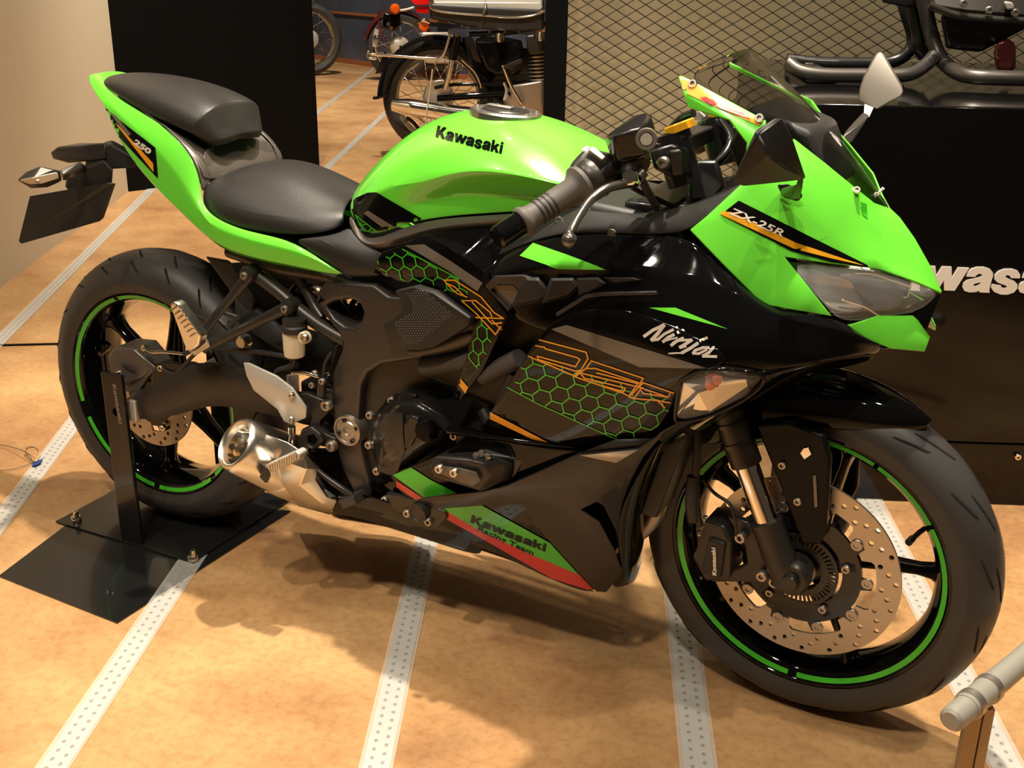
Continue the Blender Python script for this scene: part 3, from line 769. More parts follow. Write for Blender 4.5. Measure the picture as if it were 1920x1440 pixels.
# filler cap
_d = (W((933, 213, 0))-CAM).normalized(); _h = TT.ray_cast(CAM, _d); cp = V((_h[0].x, 0, _h[0].z)); cp = TT.ray_cast(V((cp.x, 0, 1.3)), V((0, 0, -1)))[0]; cn = TT.ray_cast(V((cp.x, 0.001, 1.3)), V((0, 0, -1)))[1]; cn = cn if cn.z > 0 else -cn
cm = frame_at(cp+V((0, 0, -.004)), cn, (1, 0, 0))
cap = lathe('filler_cap', [(0, -.004), (.040, -.004), (.043, -.003), (.047, -.0045), (.056, -.0045), (.0595, -.002), (.0595, .012), (0, .012)], 'alu', bike, cm, 64)
lathe('cap_face', [(0, -.0065), (.037, -.0065), (.039, -.005), (.039, 0), (0, 0)], 'satin', cap, cm, 48)
box('lock_cover', (-.008, -.011, -.034), (.008, -.0055, .012), 'steel', cap, .002, cm)
for k in range(7):
    t = 2*PI*k/7+.3; bolt(cap, cm @ V((.051*math.cos(t), -.0045, .051*math.sin(t))), .0032, cn, 'steel')
letters('tank_lettering', 'Kawasaki', (817, 257), (941, 289), (4, -21), TT, 'bprint', tank, 0, .055)
# black and honeycomb print at the rear corner of the tank
lay('tank_print_black', [[(657, 383), (668, 372), (690, 362), (708, 361), (792, 410), (742, 432), (692, 448), (672, 425)]], TT, 'bprint', tank, off=.0017)
lay('tank_print_grey', [[(684, 400), (692, 395), (743, 426), (728, 433)]], TT, 'greyd', tank, off=.0023)
hx = [[(668, 404), (712, 436), (692, 447)]]
lay('tank_print_honeycomb', strokes([[(669, 403), (712, 437)], [(669, 403), (691, 446)], [(676, 418), (683, 422), (690, 419), (699, 427)], [(683, 422), (684, 431)], [(684, 431), (692, 433), (698, 428)], [(692, 433), (694, 440)], [(699, 427), (707, 432)], [(684, 431), (682, 434)]], 1.7), TT, 'greenl', tank, off=.0027, grid=0)
# grey trim running under the tank
loft('tank_trim', [
 [(655, 398, .100), (652, 412, .108), (654, 425, .105)],
 [(672, 428, .118), (668, 445, .128), (670, 455, .12)],
 [(690, 452, .122), (692, 465, .136), (695, 476, .13)],
 [(745, 430, .130), (752, 445, .146), (760, 458, .14)],
 [(795, 412, .130), (808, 428, .148), (815, 440, .142)],
 [(870, 404, .128), (880, 418, .146), (885, 430, .140)],
 [(950, 400, .124), (958, 410, .140), (960, 424, .135)],
 [(1040, 392, .118), (1045, 400, .132), (1046, 412, .128)],
 [(1100, 384, .105), (1110, 388, .12), (1112, 398, .12)]], 'greyp', bike, thick=.003, sub=2, crease=((1, .6),))
mir(COL.objects['tank_trim'])
# ---- seats
seat = loft('rider_seat', [
 [(448, 318, 0), (425, 322, .05), (398, 334, .09), (380, 350, .112), (378, 366, .112), (384, 378, .09)],
 [(480, 302, 0), (455, 312, .055), (420, 335, .10), (388, 370, .128), (384, 396, .128), (392, 402, .10)],
 [(530, 298, 0), (495, 315, .06), (455, 345, .105), (415, 388, .140), (420, 420, .138), (430, 420, .10)],
 [(585, 317, 0), (550, 335, .06), (510, 360, .10), (475, 402, .142), (482, 436, .138), (490, 434, .10)],
 [(628, 345, 0), (600, 358, .055), (570, 378, .09), (548, 408, .128), (555, 441, .13), (560, 440, .10)],
 [(652, 362, 0), (636, 371, .045), (618, 388, .075), (605, 408, .105), (612, 437, .112), (612, 436, .09)],
 [(662, 368, 0), (654, 378, .035), (648, 390, .06), (645, 402, .08), (648, 420, .085), (648, 420, .06)]],
 'seat', bike, mirror=True, sub=3, thick=.006, crease=((4, .5),))
pil = loft('pillion_seat', [
 [(196, 146, 0), (192, 148, .02), (188, 152, .036), (187, 157, .042), (189, 160, .04)],
 [(225, 134, 0), (212, 138, .032), (202, 148, .06), (200, 163, .066), (203, 167, .06)],
 [(290, 136, 0), (272, 145, .04), (253, 168, .08), (245, 193, .088), (248, 199, .08)],
 [(352, 148, 0), (335, 160, .045), (315, 184, .086), (300, 219, .098), (303, 228, .09)],
 [(408, 174, 0), (388, 184, .045), (363, 205, .085), (345, 235, .098), (347, 247, .092)],
 [(428, 192, 0), (408, 196, .045), (381, 215, .080), (359, 238, .094), (360, 252, .092)],
 [(447, 234, 0), (425, 238, .04), (400, 245, .070), (374, 252, .086), (370, 259, .084)],
 [(452, 250, 0), (436, 254, .035), (415, 262, .06), (394, 264, .074), (385, 268, .074)],
 [(448, 262, 0), (440, 266, .03), (422, 272, .05), (408, 276, .06), (400, 276, .06)]],
 'seat', bike, mirror=True, sub=3, thick=.005, crease=(((5,), .55), ((6,), .8), ((7,), .5)))
# ---- tail cowl (both flanks, joined over the rear tip)
def flank(name, rows, m, **k):
    o = loft(name, rows, m, bike, **k); mir(o); return o
tailc = loft('tail_cowl', [
 [(200, 134, .0), (186, 135, .018), (172, 137, .03), (163, 141, .034), (166, 150, .026)],
 [(205, 134, .0), (197, 140, .034), (182, 152, .052), (172, 162, .058), (176, 170, .046)],
 [(203, 166, .060), (200, 170, .066), (196, 182, .076), (184, 182, .074), (190, 192, .060)],
 [(232, 190, .080), (226, 196, .086), (216, 206, .094), (198, 199, .088), (208, 212, .066)],
 [(288, 222, .094), (276, 234, .104), (262, 252, .112), (214, 249, .102), (224, 262, .075)],
 [(338, 262, .108), (324, 282, .118), (312, 300, .124), (255, 311, .112), (264, 322, .085)],
 [(364, 300, .116), (354, 322, .126), (346, 348, .134), (302, 362, .128), (310, 372, .095)],
 [(376, 338, .120), (370, 366, .132), (372, 390, .142), (344, 402, .138), (352, 412, .10)],
 [(378, 380, .128), (384, 398, .138), (395, 425, .148), (392, 448, .144), (398, 456, .105)],
 [(400, 408, .136), (415, 420, .146), (440, 444, .154), (428, 469, .148), (432, 476, .11)],
 [(460, 433, .142), (480, 442, .150), (505, 460, .158), (485, 486, .152), (490, 492, .115)],
 [(540, 446, .146), (552, 455, .152), (570, 475, .158), (560, 500, .154), (563, 505, .12)],
 [(592, 480, .150), (600, 486, .152), (612, 497, .154), (605, 511, .152), (606, 514, .13)],
 [(640, 512, .150), (641, 513, .150), (642, 514, .150), (640, 515, .150), (640, 516, .145)]],
 'green', bike, mirror=True, thick=.003, sub=2, crease=((2, .7), (3, .8)))
TA = bvh([tailc])
lay('tail_print_black', [[(198, 201), (212, 215), (292, 277), (297, 335), (214, 246)]], TA, 'bprint', tailc)
lay('tail_print_grey', [[(204, 208), (218, 217), (247, 252), (240, 255)]], TA, 'greyd', tailc, off=.0012)
lay('tail_print_orange', [[(217, 231), (222, 234), (288, 306), (289, 323)]], TA, 'orange', tailc, off=.0012)
letters('tail_number', '250', (250, 268), (283, 291), (2, -10), TA, 'white', tailc, 0, .05, shear=.25)
# matte inner panels between and beside the seats
flank('seat_side_panel', [
 [(300, 226, .090), (292, 222, .096)],
 [(345, 258, .095), (338, 262, .110)],
 [(378, 290, .10), (364, 298, .118)],
 [(395, 320, .098), (377, 340, .121)],
 [(400, 335, .09), (378, 372, .126)]], 'greyp', thick=.003, sub=1)
loft('seat_hump_panel', [
 [(405, 268, 0), (395, 270, .05), (378, 288, .10)],
 [(432, 300, 0), (412, 306, .055), (388, 318, .10)],
 [(455, 322, 0), (425, 326, .06), (390, 342, .10)]], 'greyp', bike, mirror=True, thick=.003, sub=2)
# matte panel under the rider seat / tank
flank('side_cover_upper', [
 [(540, 447, .148), (585, 472, .150), (640, 513, .150), (645, 520, .14)],
 [(590, 445, .144), (625, 460, .150), (690, 508, .150), (695, 520, .14)],
 [(640, 435, .125), (665, 458, .140), (712, 505, .148), (718, 518, .14)],
 [(655, 418, .108), (680, 460, .132), (735, 480, .142), (745, 500, .14)]], 'matte', thick=.003, sub=2)
tray = [W((205, 160, .06)), W((290, 232, .09)), W((345, 270, .1)), W((378, 312, .11)), W((385, 345, .115))]
loft('under_seat_tray', [[V((p.x, 0, p.z-.004)), V((p.x, p.y*.5, p.z-.002)), V((p.x, p.y*.93, p.z+.004)), V((p.x, p.y*1.02, p.z+.010))] for p in tray], 'greyp', bike, mirror=True, thick=.004, sub=1)
hull('under_tail', [V((W((x, y, w)).x, s*W((x, y, w)).y, W((x, y, w)).z)) for s in (-1, 1) for x, y, w in ((385, 415, .10), (432, 462, .11), (560, 492, .11), (400, 400, .10), (560, 450, .10), (620, 480, .1))], 'matte', bike, .01)
# ---- tail: plate bracket, number plate blank, indicators
br = hull('plate_bracket', [W((x, y, w)) for x, y, w in ((210, 270, .03), (262, 300, .03), (250, 316, .035), (200, 318, .04), (170, 300, .03), (158, 318, .035), (165, 278, .03))]+[W((x, y, w)) for x, y, w in ((210, 262, -.03), (262, 290, -.03), (200, 300, -.04), (165, 285, -.03))], 'matte', bike, .006)
hull('rear_light_housing', [W(p) for p in ((95, 288, .035), (108, 275, .03), (160, 272, .035), (198, 268, .03), (200, 300, .04), (130, 306, .035), (100, 298, .03), (95, 285, -.035), (150, 268, -.035), (190, 270, -.03), (190, 292, -.04), (110, 300, -.03))], 'satin', br, .004)
hull('plate_hanger', [W(p) for p in ((125, 332, .06), (195, 300, .06), (212, 318, .06), (210, 345, .055), (180, 352, .06), (130, 360, .06), (122, 350, .06), (125, 328, -.03), (195, 298, -.03), (212, 318, -.03), (205, 340, -.03), (130, 350, -.03))], 'matte', br, .005)
for p in ((142, 369, .064), (170, 358, .064)): bolt(br, p, .008, (-.15, -1, -.1), 'alu')
pts = ((56, 368, .085), (200, 343, .075), (212, 345, .07), (190, 409, .075), (182, 416, .075), (40, 457, .085), (35, 452, .085))
lp = [W(p) for p in pts]; bm = bmesh.new(); nn = V((-.9, 0, -.2)).normalized()
a = [bm.verts.new(p) for p in lp]; b = [bm.verts.new(p+V((.004, .003, .001))) for p in lp]
bm.faces.new(a); bm.faces.new(b[::-1])
for i in range(len(a)): bm.faces.new((a[i], a[(i+1) % len(a)], b[(i+1) % len(a)], b[i]))
fin(bm); obj('number_plate_blank', bm, 'matte', br, 0)
for s in (1, -1):
    ind = hull('rear_indicator', [W((x, y, w*s)) if s > 0 else V((W((x, y, w)).x, -W((x, y, w)).y, W((x, y, w)).z)) for x, y, w in ((31, 338, .20), (48, 322, .185), (75, 311, .17), (115, 320, .14), (118, 340, .14), (90, 352, .165), (58, 354, .185), (60, 335, .20), (100, 318, .155))], 'satin', br, .003)
    hull('indicator_lens', [W((x, y, w)) if s > 0 else V((W((x, y, w)).x, -W((x, y, w)).y, W((x, y, w)).z)) for x, y, w in ((33, 338, .203), (60, 333, .204), (108, 322, .170), (112, 334, .165), (78, 345, .19), (55, 346, .195), (60, 338, .19))], 'greyd' if False else 'alud', ind, .002)
    hull('indicator_stalk', [W((x, y, w)) if s > 0 else V((W((x, y, w)).x, -W((x, y, w)).y, W((x, y, w)).z)) for x, y, w in ((112, 318, .145), (150, 303, .06), (162, 312, .05), (160, 322, .05), (118, 340, .14), (118, 328, .15), (150, 318, .10), (148, 304, .10))], 'greyp', ind, .003)
    if s > 0: bolt(ind, (70, 340, .206), .004, (-.3, -1, 0), 'steel')
# ---- nose cowl, from the screen down to the headlamps
nose = faces('nose_cowl', dict(
 e0=(1400, 268, .135), e1=(1490, 260, .105), e2=(1545, 303, .088), e3=(1605, 352, .066), e4=(1640, 380, .032), c4=(1668, 390, 0),
 c3=(1688, 408, 0), c2=(1716, 447, 0), c1=(1746, 500, 0), n0=(1766, 546, 0),
 a3=(1640, 410, .045), a2=(1665, 450, .045), a1=(1712, 500, .03),
 f0=(1395, 340, .168), f1=(1412, 350, .165), f2=(1482, 395, .155), f3=(1560, 440, .125), f4=(1640, 482, .088), f5=(1722, 525, .038),
 b1=(1470, 310, .135), b2=(1530, 345, .12), b3=(1590, 395, .092), b4=(1650, 440, .065),
 g0=(1325, 405, .190), g1=(1352, 415, .190), g2=(1405, 450, .186), g3=(1472, 482, .165), g4=(1560, 494, .138), g5=(1650, 504, .092), g6=(1722, 529, .045), g7=(1766, 549, .004),
 h1=(1293, 431, .197), h2=(1360, 500, .207), h3=(1430, 570, .200), h4=(1470, 578, .192), h5=(1560, 593, .160), i1=(1500, 517, .172), i2=(1530, 555, .165)),
 ['e0 e1 b1 f0', 'e1 e2 b2 b1', 'e2 e3 b3 b2', 'e3 e4 a3 b3', 'e4 c4 c3 a3', 'c3 c2 a2 a3', 'c2 c1 a1 a2', 'c1 n0 a1', 'a3 a2 b4 b3', 'a2 a1 f5 f4 b4', 'a1 n0 f5',
  'f0 b1 f1', 'b1 b2 f2 f1', 'b2 b3 f3 f2', 'b3 b4 f4 f3',
  'f0 f1 g1 g0', 'f1 f2 g2 g1', 'f2 f3 g3 g2', 'f3 f4 g4 g3', 'f4 f5 g5 g4', 'f5 n0 g7 g6 g5',
  'g0 g1 h1', 'g1 g2 h2 h1', 'g2 g3 i1 h3 h2', 'i1 i2 h4 h3', 'i2 h5 h4'],
 'green', bike, thick=.003, bevel=.004, mirror=True, smooth=40)
TN = bvh([nose])
lay('nose_print_black', [[(1353, 404), (1366, 391), (1385, 376), (1625, 497), (1628, 501), (1560, 492), (1485, 471), (1350, 402)]], TN, 'bprint', nose)
lay('nose_print_orange', [[(1354, 396), (1351, 402), (1490, 467), (1560, 485), (1618, 498), (1560, 478), (1492, 455), (1372, 398)]], TN, 'gold', nose, off=.0013)
letters('nose_lettering', 'ZX-25R', (1366, 400), (1466, 444), (5, -12), TN, 'white', nose, 0, .02, off=.0022, shear=.2)
# vent notch below the screen
lay('nose_vent', [[(1612, 378), (1624, 383), (1626, 411), (1617, 404)]], TN, 'greend' if False else 'greenl', nose, off=.001)
# ---- screen side frames + windscreen
frm = faces('screen_frame', dict(a=(1272, 142, .118), b=(1278, 141, .112), c=(1300, 152, .118), d=(1437, 226, .134), e=(1430, 262, .15), f=(1400, 268, .150), g=(1367, 224, .150), h=(1290, 202, .135), i=(1282, 176, .13), j=(1440, 300, .15), k=(1395, 342, .168)),
 ['a b c i', 'c d g i', 'i g h', 'd e f g', 'f e j k'], 'green', bike, thick=.004, bevel=.0015)
frf = faces('screen_frame', dict(a=(1276, 143, .118), b=(1300, 153, .118), c=(1437, 227, .134), d=(1478, 262, .116), e=(1474, 268, .116), f=(1432, 234, .134), g=(1300, 163, .118), h=(1278, 152, .116)), ['a b g h', 'b c f g', 'c d e f'], 'green', bike, thick=.003, bevel=.001)
mir(frf); bpy.data.objects.remove(frf)
TF = bvh([frm])
lay('frame_print_orange', [[(1277, 148), (1298, 155), (1430, 225), (1424, 236), (1350, 205), (1281, 173)]], TF, 'orange', frm, .13)
for q in ([(1312, 184), (1325, 183), (1345, 197), (1333, 198)], [(1338, 190), (1390, 209), (1398, 217), (1345, 200)], [(1345, 200), (1400, 219), (1408, 226), (1352, 206)], [(1330, 183), (1380, 203), (1390, 209), (1338, 190)]):
    lay('frame_print_red', [q], TF, 'red', frm, .13, off=.0024)
for p in ((1299, 158, .121), (1424, 222, .136)): bolt(frm, p, .0065, (.1, -1, .4), 'alu')
scr = loft('windscreen', [
 [(1397, 90, 0), (1378, 92, .04), (1335, 110, .085), (1279, 142, .113)],
 [(1438, 128, 0), (1412, 134, .05), (1370, 160, .098), (1340, 180, .124)],
 [(1490, 180, 0), (1462, 186, .055), (1432, 205, .105), (1412, 225, .130)],
 [(1552, 245, 0), (1520, 248, .055), (1492, 262, .098), (1478, 268, .112)],
 [(1610, 308, 0), (1582, 312, .045), (1560, 325, .075), (1548, 332, .088)],
 [(1650, 362, 0), (1628, 362, .028), (1612, 367, .050), (1605, 372, .062)],
 [(1672, 394, 0), (1660, 390, .012), (1650, 388, .020), (1640, 386, .030)]],
 'smoke', bike, mirror=True, thick=.0028, sub=2)
text3d('screen_tab', 'Kawa', W((1640, 372, .012)), W((1654, 358, .005))-W((1640, 372, .012)), V((-.5, 0, .8)), .006, 'white', scr, .003)
for p in ((1548, 337, .088), (1606, 357, .068)): bolt(nose, p, .0055, (.3, -1, .6), 'alu')
# ---- headlamps
for s in (1, -1):
    def HW(p): q = W(p); return V((q.x, q.y*s, q.z))
    lampv = ((1474, 487, .160), (1560, 497, .135), (1650, 507, .090), (1722, 531, .044), (1764, 549, .008), (1752, 562, .012), (1716, 592, .045), (1645, 592, .088), (1611, 605, .108), (1577, 601, .135), (1562, 591, .155), (1505, 527, .168))
    bm = bmesh.new(); rim_ = [bm.verts.new(HW(p)) for p in lampv]
    inn = [bm.verts.new(HW(p)+V((.004, -s*.004, .001))) for p in ((1535, 525, .150), (1610, 540, .118), (1680, 553, .075), (1712, 562, .052), (1660, 577, .085), (1595, 572, .125))]
    idx = ((0, 1, 1, 0), (1, 2, 2, 1), (2, 3, 3, 2),)
    bm.faces.new((rim_[11], rim_[0], inn[0])); bm.faces.new((rim_[0], rim_[1], inn[0])); bm.faces.new((rim_[1], inn[1], inn[0])); bm.faces.new((rim_[1], rim_[2], inn[1])); bm.faces.new((rim_[2], inn[2], inn[1]))
    bm.faces.new((rim_[2], rim_[3], inn[2])); bm.faces.new((rim_[3], inn[3], inn[2])); bm.faces.new((rim_[3], rim_[4], inn[3])); bm.faces.new((rim_[4], rim_[5], inn[3])); bm.faces.new((rim_[5], rim_[6], inn[3])); bm.faces.new((rim_[6], inn[4], inn[3]))
    bm.faces.new((rim_[6], rim_[7], inn[4])); bm.faces.new((rim_[7], rim_[8], inn[4])); bm.faces.new((rim_[8], inn[5], inn[4])); bm.faces.new((rim_[8], rim_[9], inn[5])); bm.faces.new((rim_[9], rim_[10], inn[5])); bm.faces.new((rim_[10], rim_[11], inn[0], inn[5])); bm.faces.new((inn[0], inn[1], inn[2], inn[3], inn[4], inn[5]))
    fin(bm); hl = obj('headlamp', bm, 'lens', bike, 60); mods(hl, .002, 0, 1); bake(hl)
    hull('lamp_bowl', [HW((x, y, w-.045))+V((-.02, 0, 0)) for x, y, w in ((1490, 492, .165), (1650, 510, .11), (1730, 540, .075), (1716, 590, .085), (1611, 600, .13), (1562, 590, .165))]+[HW((x, y, .02))+V((-.05, 0, 0)) for x, y in ((1540, 505), (1680, 540), (1600, 580))], 'bowl', hl, .003)
    hull('projector_lens', [HW(p)+V((-.012, s*.004, 0)) for p in ((1612, 533, .095), (1640, 527, .085), (1695, 532, .055), (1714, 549, .046), (1690, 582, .065), (1655, 580, .085), (1618, 548, .095), (1665, 552, .080))], 'glassy', hl, .003)
    loft('reflector', [[HW((1500, 508, .135)), HW((1550, 515, .120)), HW((1600, 525, .098))], [HW((1515, 535, .120)), HW((1560, 540, .100)), HW((1610, 548, .080))], [HW((1555, 580, .13)), HW((1585, 590, .115)), HW((1630, 585, .09))]], 'steel', hl, thick=.002, sub=2)
    tube('lamp_trim', [HW((1602, 512, .100)), HW((1640, 515, .082)), HW((1708, 538, .048))], .0016, 'chrome', hl, 6)
    tube('lamp_trim', [HW((1580, 562, .115)), HW((1620, 575, .095)), HW((1648, 592, .085))], .0016, 'chrome', hl, 6)
# centre divider and green chin blade
mid = hull('chin_core', [W((x, y, w*s)) for s in (1, -1) for x, y, w in ((1764, 551, .006), (1750, 566, .012), (1720, 592, .035), (1700, 600, .04), (1730, 640, .03), (1660, 655, .05), (1600, 640, .09), (1615, 605, .09))], 'black', bike, .003)
chin = faces('chin_blade', dict(a=(1577, 612, .125), b=(1600, 607, .118), c=(1645, 592, .090), d=(1712, 591, .046), e=(1722, 600, .040), f=(1745, 632, .028), g=(1735, 659, .055), h=(1671, 654, .085), i=(1581, 619, .125), j=(1690, 620, .070), k=(1716, 610, .052)),
 ['a b j h i', 'b c j', 'c d k j', 'j k g h', 'd e k', 'k e f g'], 'green', bike, thick=.003, bevel=.002)
mir(chin)
# ---- big gloss black flank
flk = loft('side_fairing', [
 [(903, 494, .160), (908, 505, .175), (914, 518, .188), (920, 534, .192), (935, 560, .190), (952, 590, .185)],
 [(1000, 446, .168), (1003, 470, .185), (1005, 496, .198), (1004, 520, .196), (1010, 560, .190), (1000, 620, .195)],
 [(1100, 436, .172), (1106, 462, .192), (1112, 498, .212), (1114, 520, .206), (1120, 566, .222), (1080, 640, .215)],
 [(1200, 440, .178), (1212, 470, .198), (1224, 508, .222), (1232, 540, .228), (1234, 590, .244), (1180, 660, .246)],
 [(1292, 436, .190), (1312, 480, .208), (1332, 530, .226), (1342, 575, .238), (1340, 625, .252), (1300, 690, .258)],
 [(1358, 500, .203), (1378, 528, .214), (1402, 560, .224), (1420, 595, .230), (1420, 645, .242), (1390, 702, .248)],
 [(1428, 570, .196), (1442, 580, .202), (1460, 596, .208), (1480, 620, .206), (1485, 655, .214), (1480, 692, .218)],
 [(1500, 586, .182), (1512, 596, .186), (1526, 608, .188), (1540, 628, .182), (1545, 652, .180), (1545, 678, .182)],
 [(1562, 595, .158), (1572, 606, .158), (1590, 620, .152), (1606, 634, .142), (1612, 652, .134), (1610, 667, .135)],
 [(1600, 612, .120), (1615, 625, .118), (1640, 640, .108), (1655, 648, .098), (1655, 657, .090), (1645, 666, .088)]],
 'black', bike, thick=.003, sub=2, crease=((2, .6), (4, .2)))
mir(flk)
TS = bvh([flk])
lay('flank_print_green', [[(975, 480), (1000, 456), (1064, 478), (1138, 506), (1046, 504)]], TS, 'green', flk)

lay('flank_print_green', [[(1040, 430), (1058, 420), (1145, 424), (1140, 446), (1080, 440)]], TS, 'greenl', flk)
# script lettering
def sc(pts, w): return strokes([pts], w)
NJ = []
N_ = lambda a, b: (1190+a/7.47, 590+b/7.47)
for ln, w in (([(140, 300), (260, 215), (410, 145)], 6), ([(410, 150), (330, 260), (245, 350)], 7), ([(245, 355), (330, 345), (420, 270), (600, 180)], 5.2), ([(550, 280), (470, 320), (405, 375)], 6), ([(610, 245), (680, 220)], 5.5),
              ([(405, 375), (500, 345), (600, 320)], 3), ([(680, 330), (590, 370), (520, 425)], 6), ([(540, 395), (620, 360), (800, 350)], 4.5), ([(800, 355), (700, 420), (640, 455)], 6), ([(640, 465), (720, 440)], 4),
              ([(885, 400), (780, 470), (670, 530)], 6), ([(670, 535), (590, 535), (485, 541)], 3), ([(920, 365), (1015, 322)], 5),
              ([(1110, 460), (960, 460), (850, 500), (825, 535)], 5.5), ([(825, 540), (900, 545), (1010, 490)], 4.5), ([(1100, 465), (1040, 530), (960, 575)], 5.5), ([(960, 580), (1145, 585)], 5)):
    NJ += strokes([[N_(*q) for q in ln]], w)
# ---- lower flank with the honeycomb and number print
mp = loft('number_panel', [
 [(1040, 598, .226), (1008, 634, .226), (985, 668, .220), (958, 715, .210), (920, 772, .194), (893, 810, .180)],
 [(1080, 583, .232), (1060, 640, .231), (1038, 690, .223), (1012, 735, .212), (975, 790, .194), (940, 826, .180)],
 [(1160, 575, .242), (1140, 640, .245), (1115, 695, .234), (1090, 750, .219), (1050, 805, .195), (1010, 838, .180)],
 [(1240, 600, .248), (1220, 660, .254), (1195, 712, .242), (1165, 765, .224), (1130, 818, .200), (1098, 848, .180)],
 [(1320, 640, .256), (1290, 690, .263), (1272, 722, .248), (1250, 765, .228), (1215, 810, .203), (1185, 840, .182)],
 [(1380, 672, .252), (1335, 694, .262), (1280, 710, .252), (1264, 755, .230), (1240, 800, .206), (1210, 830, .186)]],
 'black', bike, thick=.003, sub=2, crease=((0, .5), ((0,), .5)))
mir(mp)
TSP = bvh([flk, mp])
lay('flank_print_green', [[(1218, 577), (1267, 577), (1365, 617)]], TSP, 'green', flk)
lay('script_lettering', NJ, TSP, 'white', mp, .235, off=.0012, grid=0)
TP = bvh([mp])
lay('number_panel_grey', [[(1034, 617), (1063, 609), (1330, 691), (1200, 688)]], TP, 'greyd', mp)
cl_ = [[(983, 664), (1262, 748), (1258, 804), (1228, 836), (1170, 830), (952, 727), (960, 700)]]
hl_ = hexes((1083, 735), (18.5, 5.4), (6.0, -15.5), 20, 20, cl_)
lay('honeycomb_print', strokes([list(s) for s in hl_], 2.4)+strokes([[(952, 726), (1010, 757), (1170, 829), (1228, 835)]], 2), TP, 'greenl', mp, .2, off=.0011, grid=0)
lay('orange_stripe', [[(921, 772), (1028, 828), (1000, 823), (912, 781)]], TP, 'orange', mp, off=.0018)
# outlined characters 2 5 R
X = lambda a, b: (640+a/3., 460+b/3.)
ol = [[X(1115, 530), X(1380, 600), X(1390, 635), X(1350, 700), X(1320, 705), X(1110, 640), X(1105, 622), X(1320, 680), X(1345, 640), X(1330, 630), X(1150, 580), X(1145, 572), X(1095, 563)],
      [X(1055, 622), X(1320, 735), X(1345, 715), X(1700, 800)], [X(1380, 690), X(1410, 648), X(1700, 745), X(1670, 800)], [X(1430, 690), X(1690, 775)],
      [X(1345, 715), X(1380, 690), X(1430, 690)], [X(1345, 715), X(1370, 745), X(1600, 800), X(1590, 820), X(1480, 790)], [X(1350, 700), X(1310, 735), X(1590, 830), X(1620, 845), X(1670, 775), X(1440, 715)],
      [X(1620, 850), X(1700, 770), X(1870, 828)], [X(1650, 858), X(1690, 800), X(1840, 850), X(1850, 830)], [X(1620, 850), X(1650, 858), X(1780, 870), X(1820, 910), X(1850, 915)], [X(1780, 870), X(1850, 882)], [X(1690, 815), X(1700, 830), X(1840, 850)]]
lay('number_outline', strokes(ol, 2.6), TP, 'orange', mp, .22, off=.0013, grid=0)
# ---- gill vents at the top of the flank
for i, q in enumerate((((1025, 537), (1010, 519), (985, 519), (978, 545), (957, 577), (1012, 566), (1030, 556)), ((1032, 521), (1052, 534), (1032, 556), (1014, 570), (1068, 558), (1090, 537), (1075, 520)), ((1080, 521), (1104, 537), (1085, 556), (1100, 552), (1140, 532), (1122, 519)), ((1130, 520), (1150, 532), (1168, 530), (1206, 526), (1190, 520)))):
    w0 = .205+.006*i; c = (sum(x for x, y in q)/len(q), sum(y for x, y in q)/len(q))
    hull('gill_fin', [W((x, y, w0)) for x, y in q]+[W((c[0]+(x-c[0])*.75, c[1]+(y-c[1])*.72-1, w0+.008)) for x, y in q], 'matte', flk, .0012)
plate('gill_mouth', [(909, 536, .200), (925, 519, .205), (980, 517, .208), (1000, 524, .208), (984, 545, .206), (952, 584, .20)], 'satin', bike, .01, .002, holes=[[(919, 544, .200), (934, 532, .204), (962, 534, .206), (980, 553, .204), (953, 578, .2)]])
plate('gill_insert', [(919, 544, .193), (930, 534, .196), (962, 534, .198), (980, 553, .197), (953, 578, .193)], 'greyp', bike, .004, .001)
# chrome-ish lip line above the arch
tube('panel_lip', [(1045, 590, .232), (1080, 568, .238), (1115, 553, .240), (1232, 549, .246)], .003, 'matte', mp, 8)
# ---- inner cockpit panels
flank('cockpit_side_panel', [
 [(905, 493, .160), (930, 470, .150), (985, 425, .140), (1050, 392, .130)],
 [(1000, 446, .168), (1010, 432, .160), (1040, 405, .145), (1085, 388, .130)],
 [(1095, 432, .172), (1100, 418, .168), (1110, 405, .155), (1120, 395, .140)],
 [(1180, 440, .176), (1185, 425, .172), (1190, 412, .16), (1200, 402, .145)],
 [(1270, 440, .188), (1275, 420, .184), (1285, 400, .168), (1295, 385, .15)],
 [(1310, 420, .192), (1330, 395, .182), (1355, 365, .168), (1375, 345, .155)],
 [(1345, 395, .186), (1385, 362, .176), (1398, 352, .168), (1405, 340, .16)]], 'matte', thick=.003, sub=2)
# front turn signal
ts = faces('front_turn_signal', dict(a=(1266, 782, .226), b=(1272, 730, .244), c=(1280, 712, .252), d=(1335, 694, .262), e=(1428, 708, .236), f=(1400, 742, .230), g=(1330, 776, .226), h=(1285, 786, .224), i=(1300, 745, .256), j=(1335, 720, .264), k=(1380, 718, .250), l=(1330, 752, .248)),
 ['a b i h', 'b c j i', 'c d j', 'd e k j', 'e f k', 'f g l k', 'g h i l', 'i j k l'], 'lens', bike, thick=.002, bevel=.001)
faces('signal_reflector', dict(a=(1270, 778, .216), b=(1282, 716, .240), c=(1335, 698, .250), d=(1420, 710, .226), e=(1330, 772, .216), f=(1310, 735, .218), g=(1350, 722, .218), h=(1300, 765, .212)),
 ['a b f h', 'b c g f', 'c d g', 'g d e f', 'f e h'], 'chrome', ts, thick=.002, bevel=0, smooth=0)
for p in ((1332, 722, .245), (1345, 712, .245)):
    lathe('bulb', [(0, -.008), (.006, -.006), (.008, 0), (.007, .008), (0, .008)], 'amber', ts, frame_at(p, (.3, -1, 0)), 16)
tube('signal_bezel', [(1266, 785, .226), (1272, 730, .245), (1281, 710, .253), (1335, 692, .264), (1430, 706, .238), (1402, 745, .231), (1330, 780, .227), (1280, 790, .225)], .0028, 'black', ts, 8, 4, True)
mir(ts)
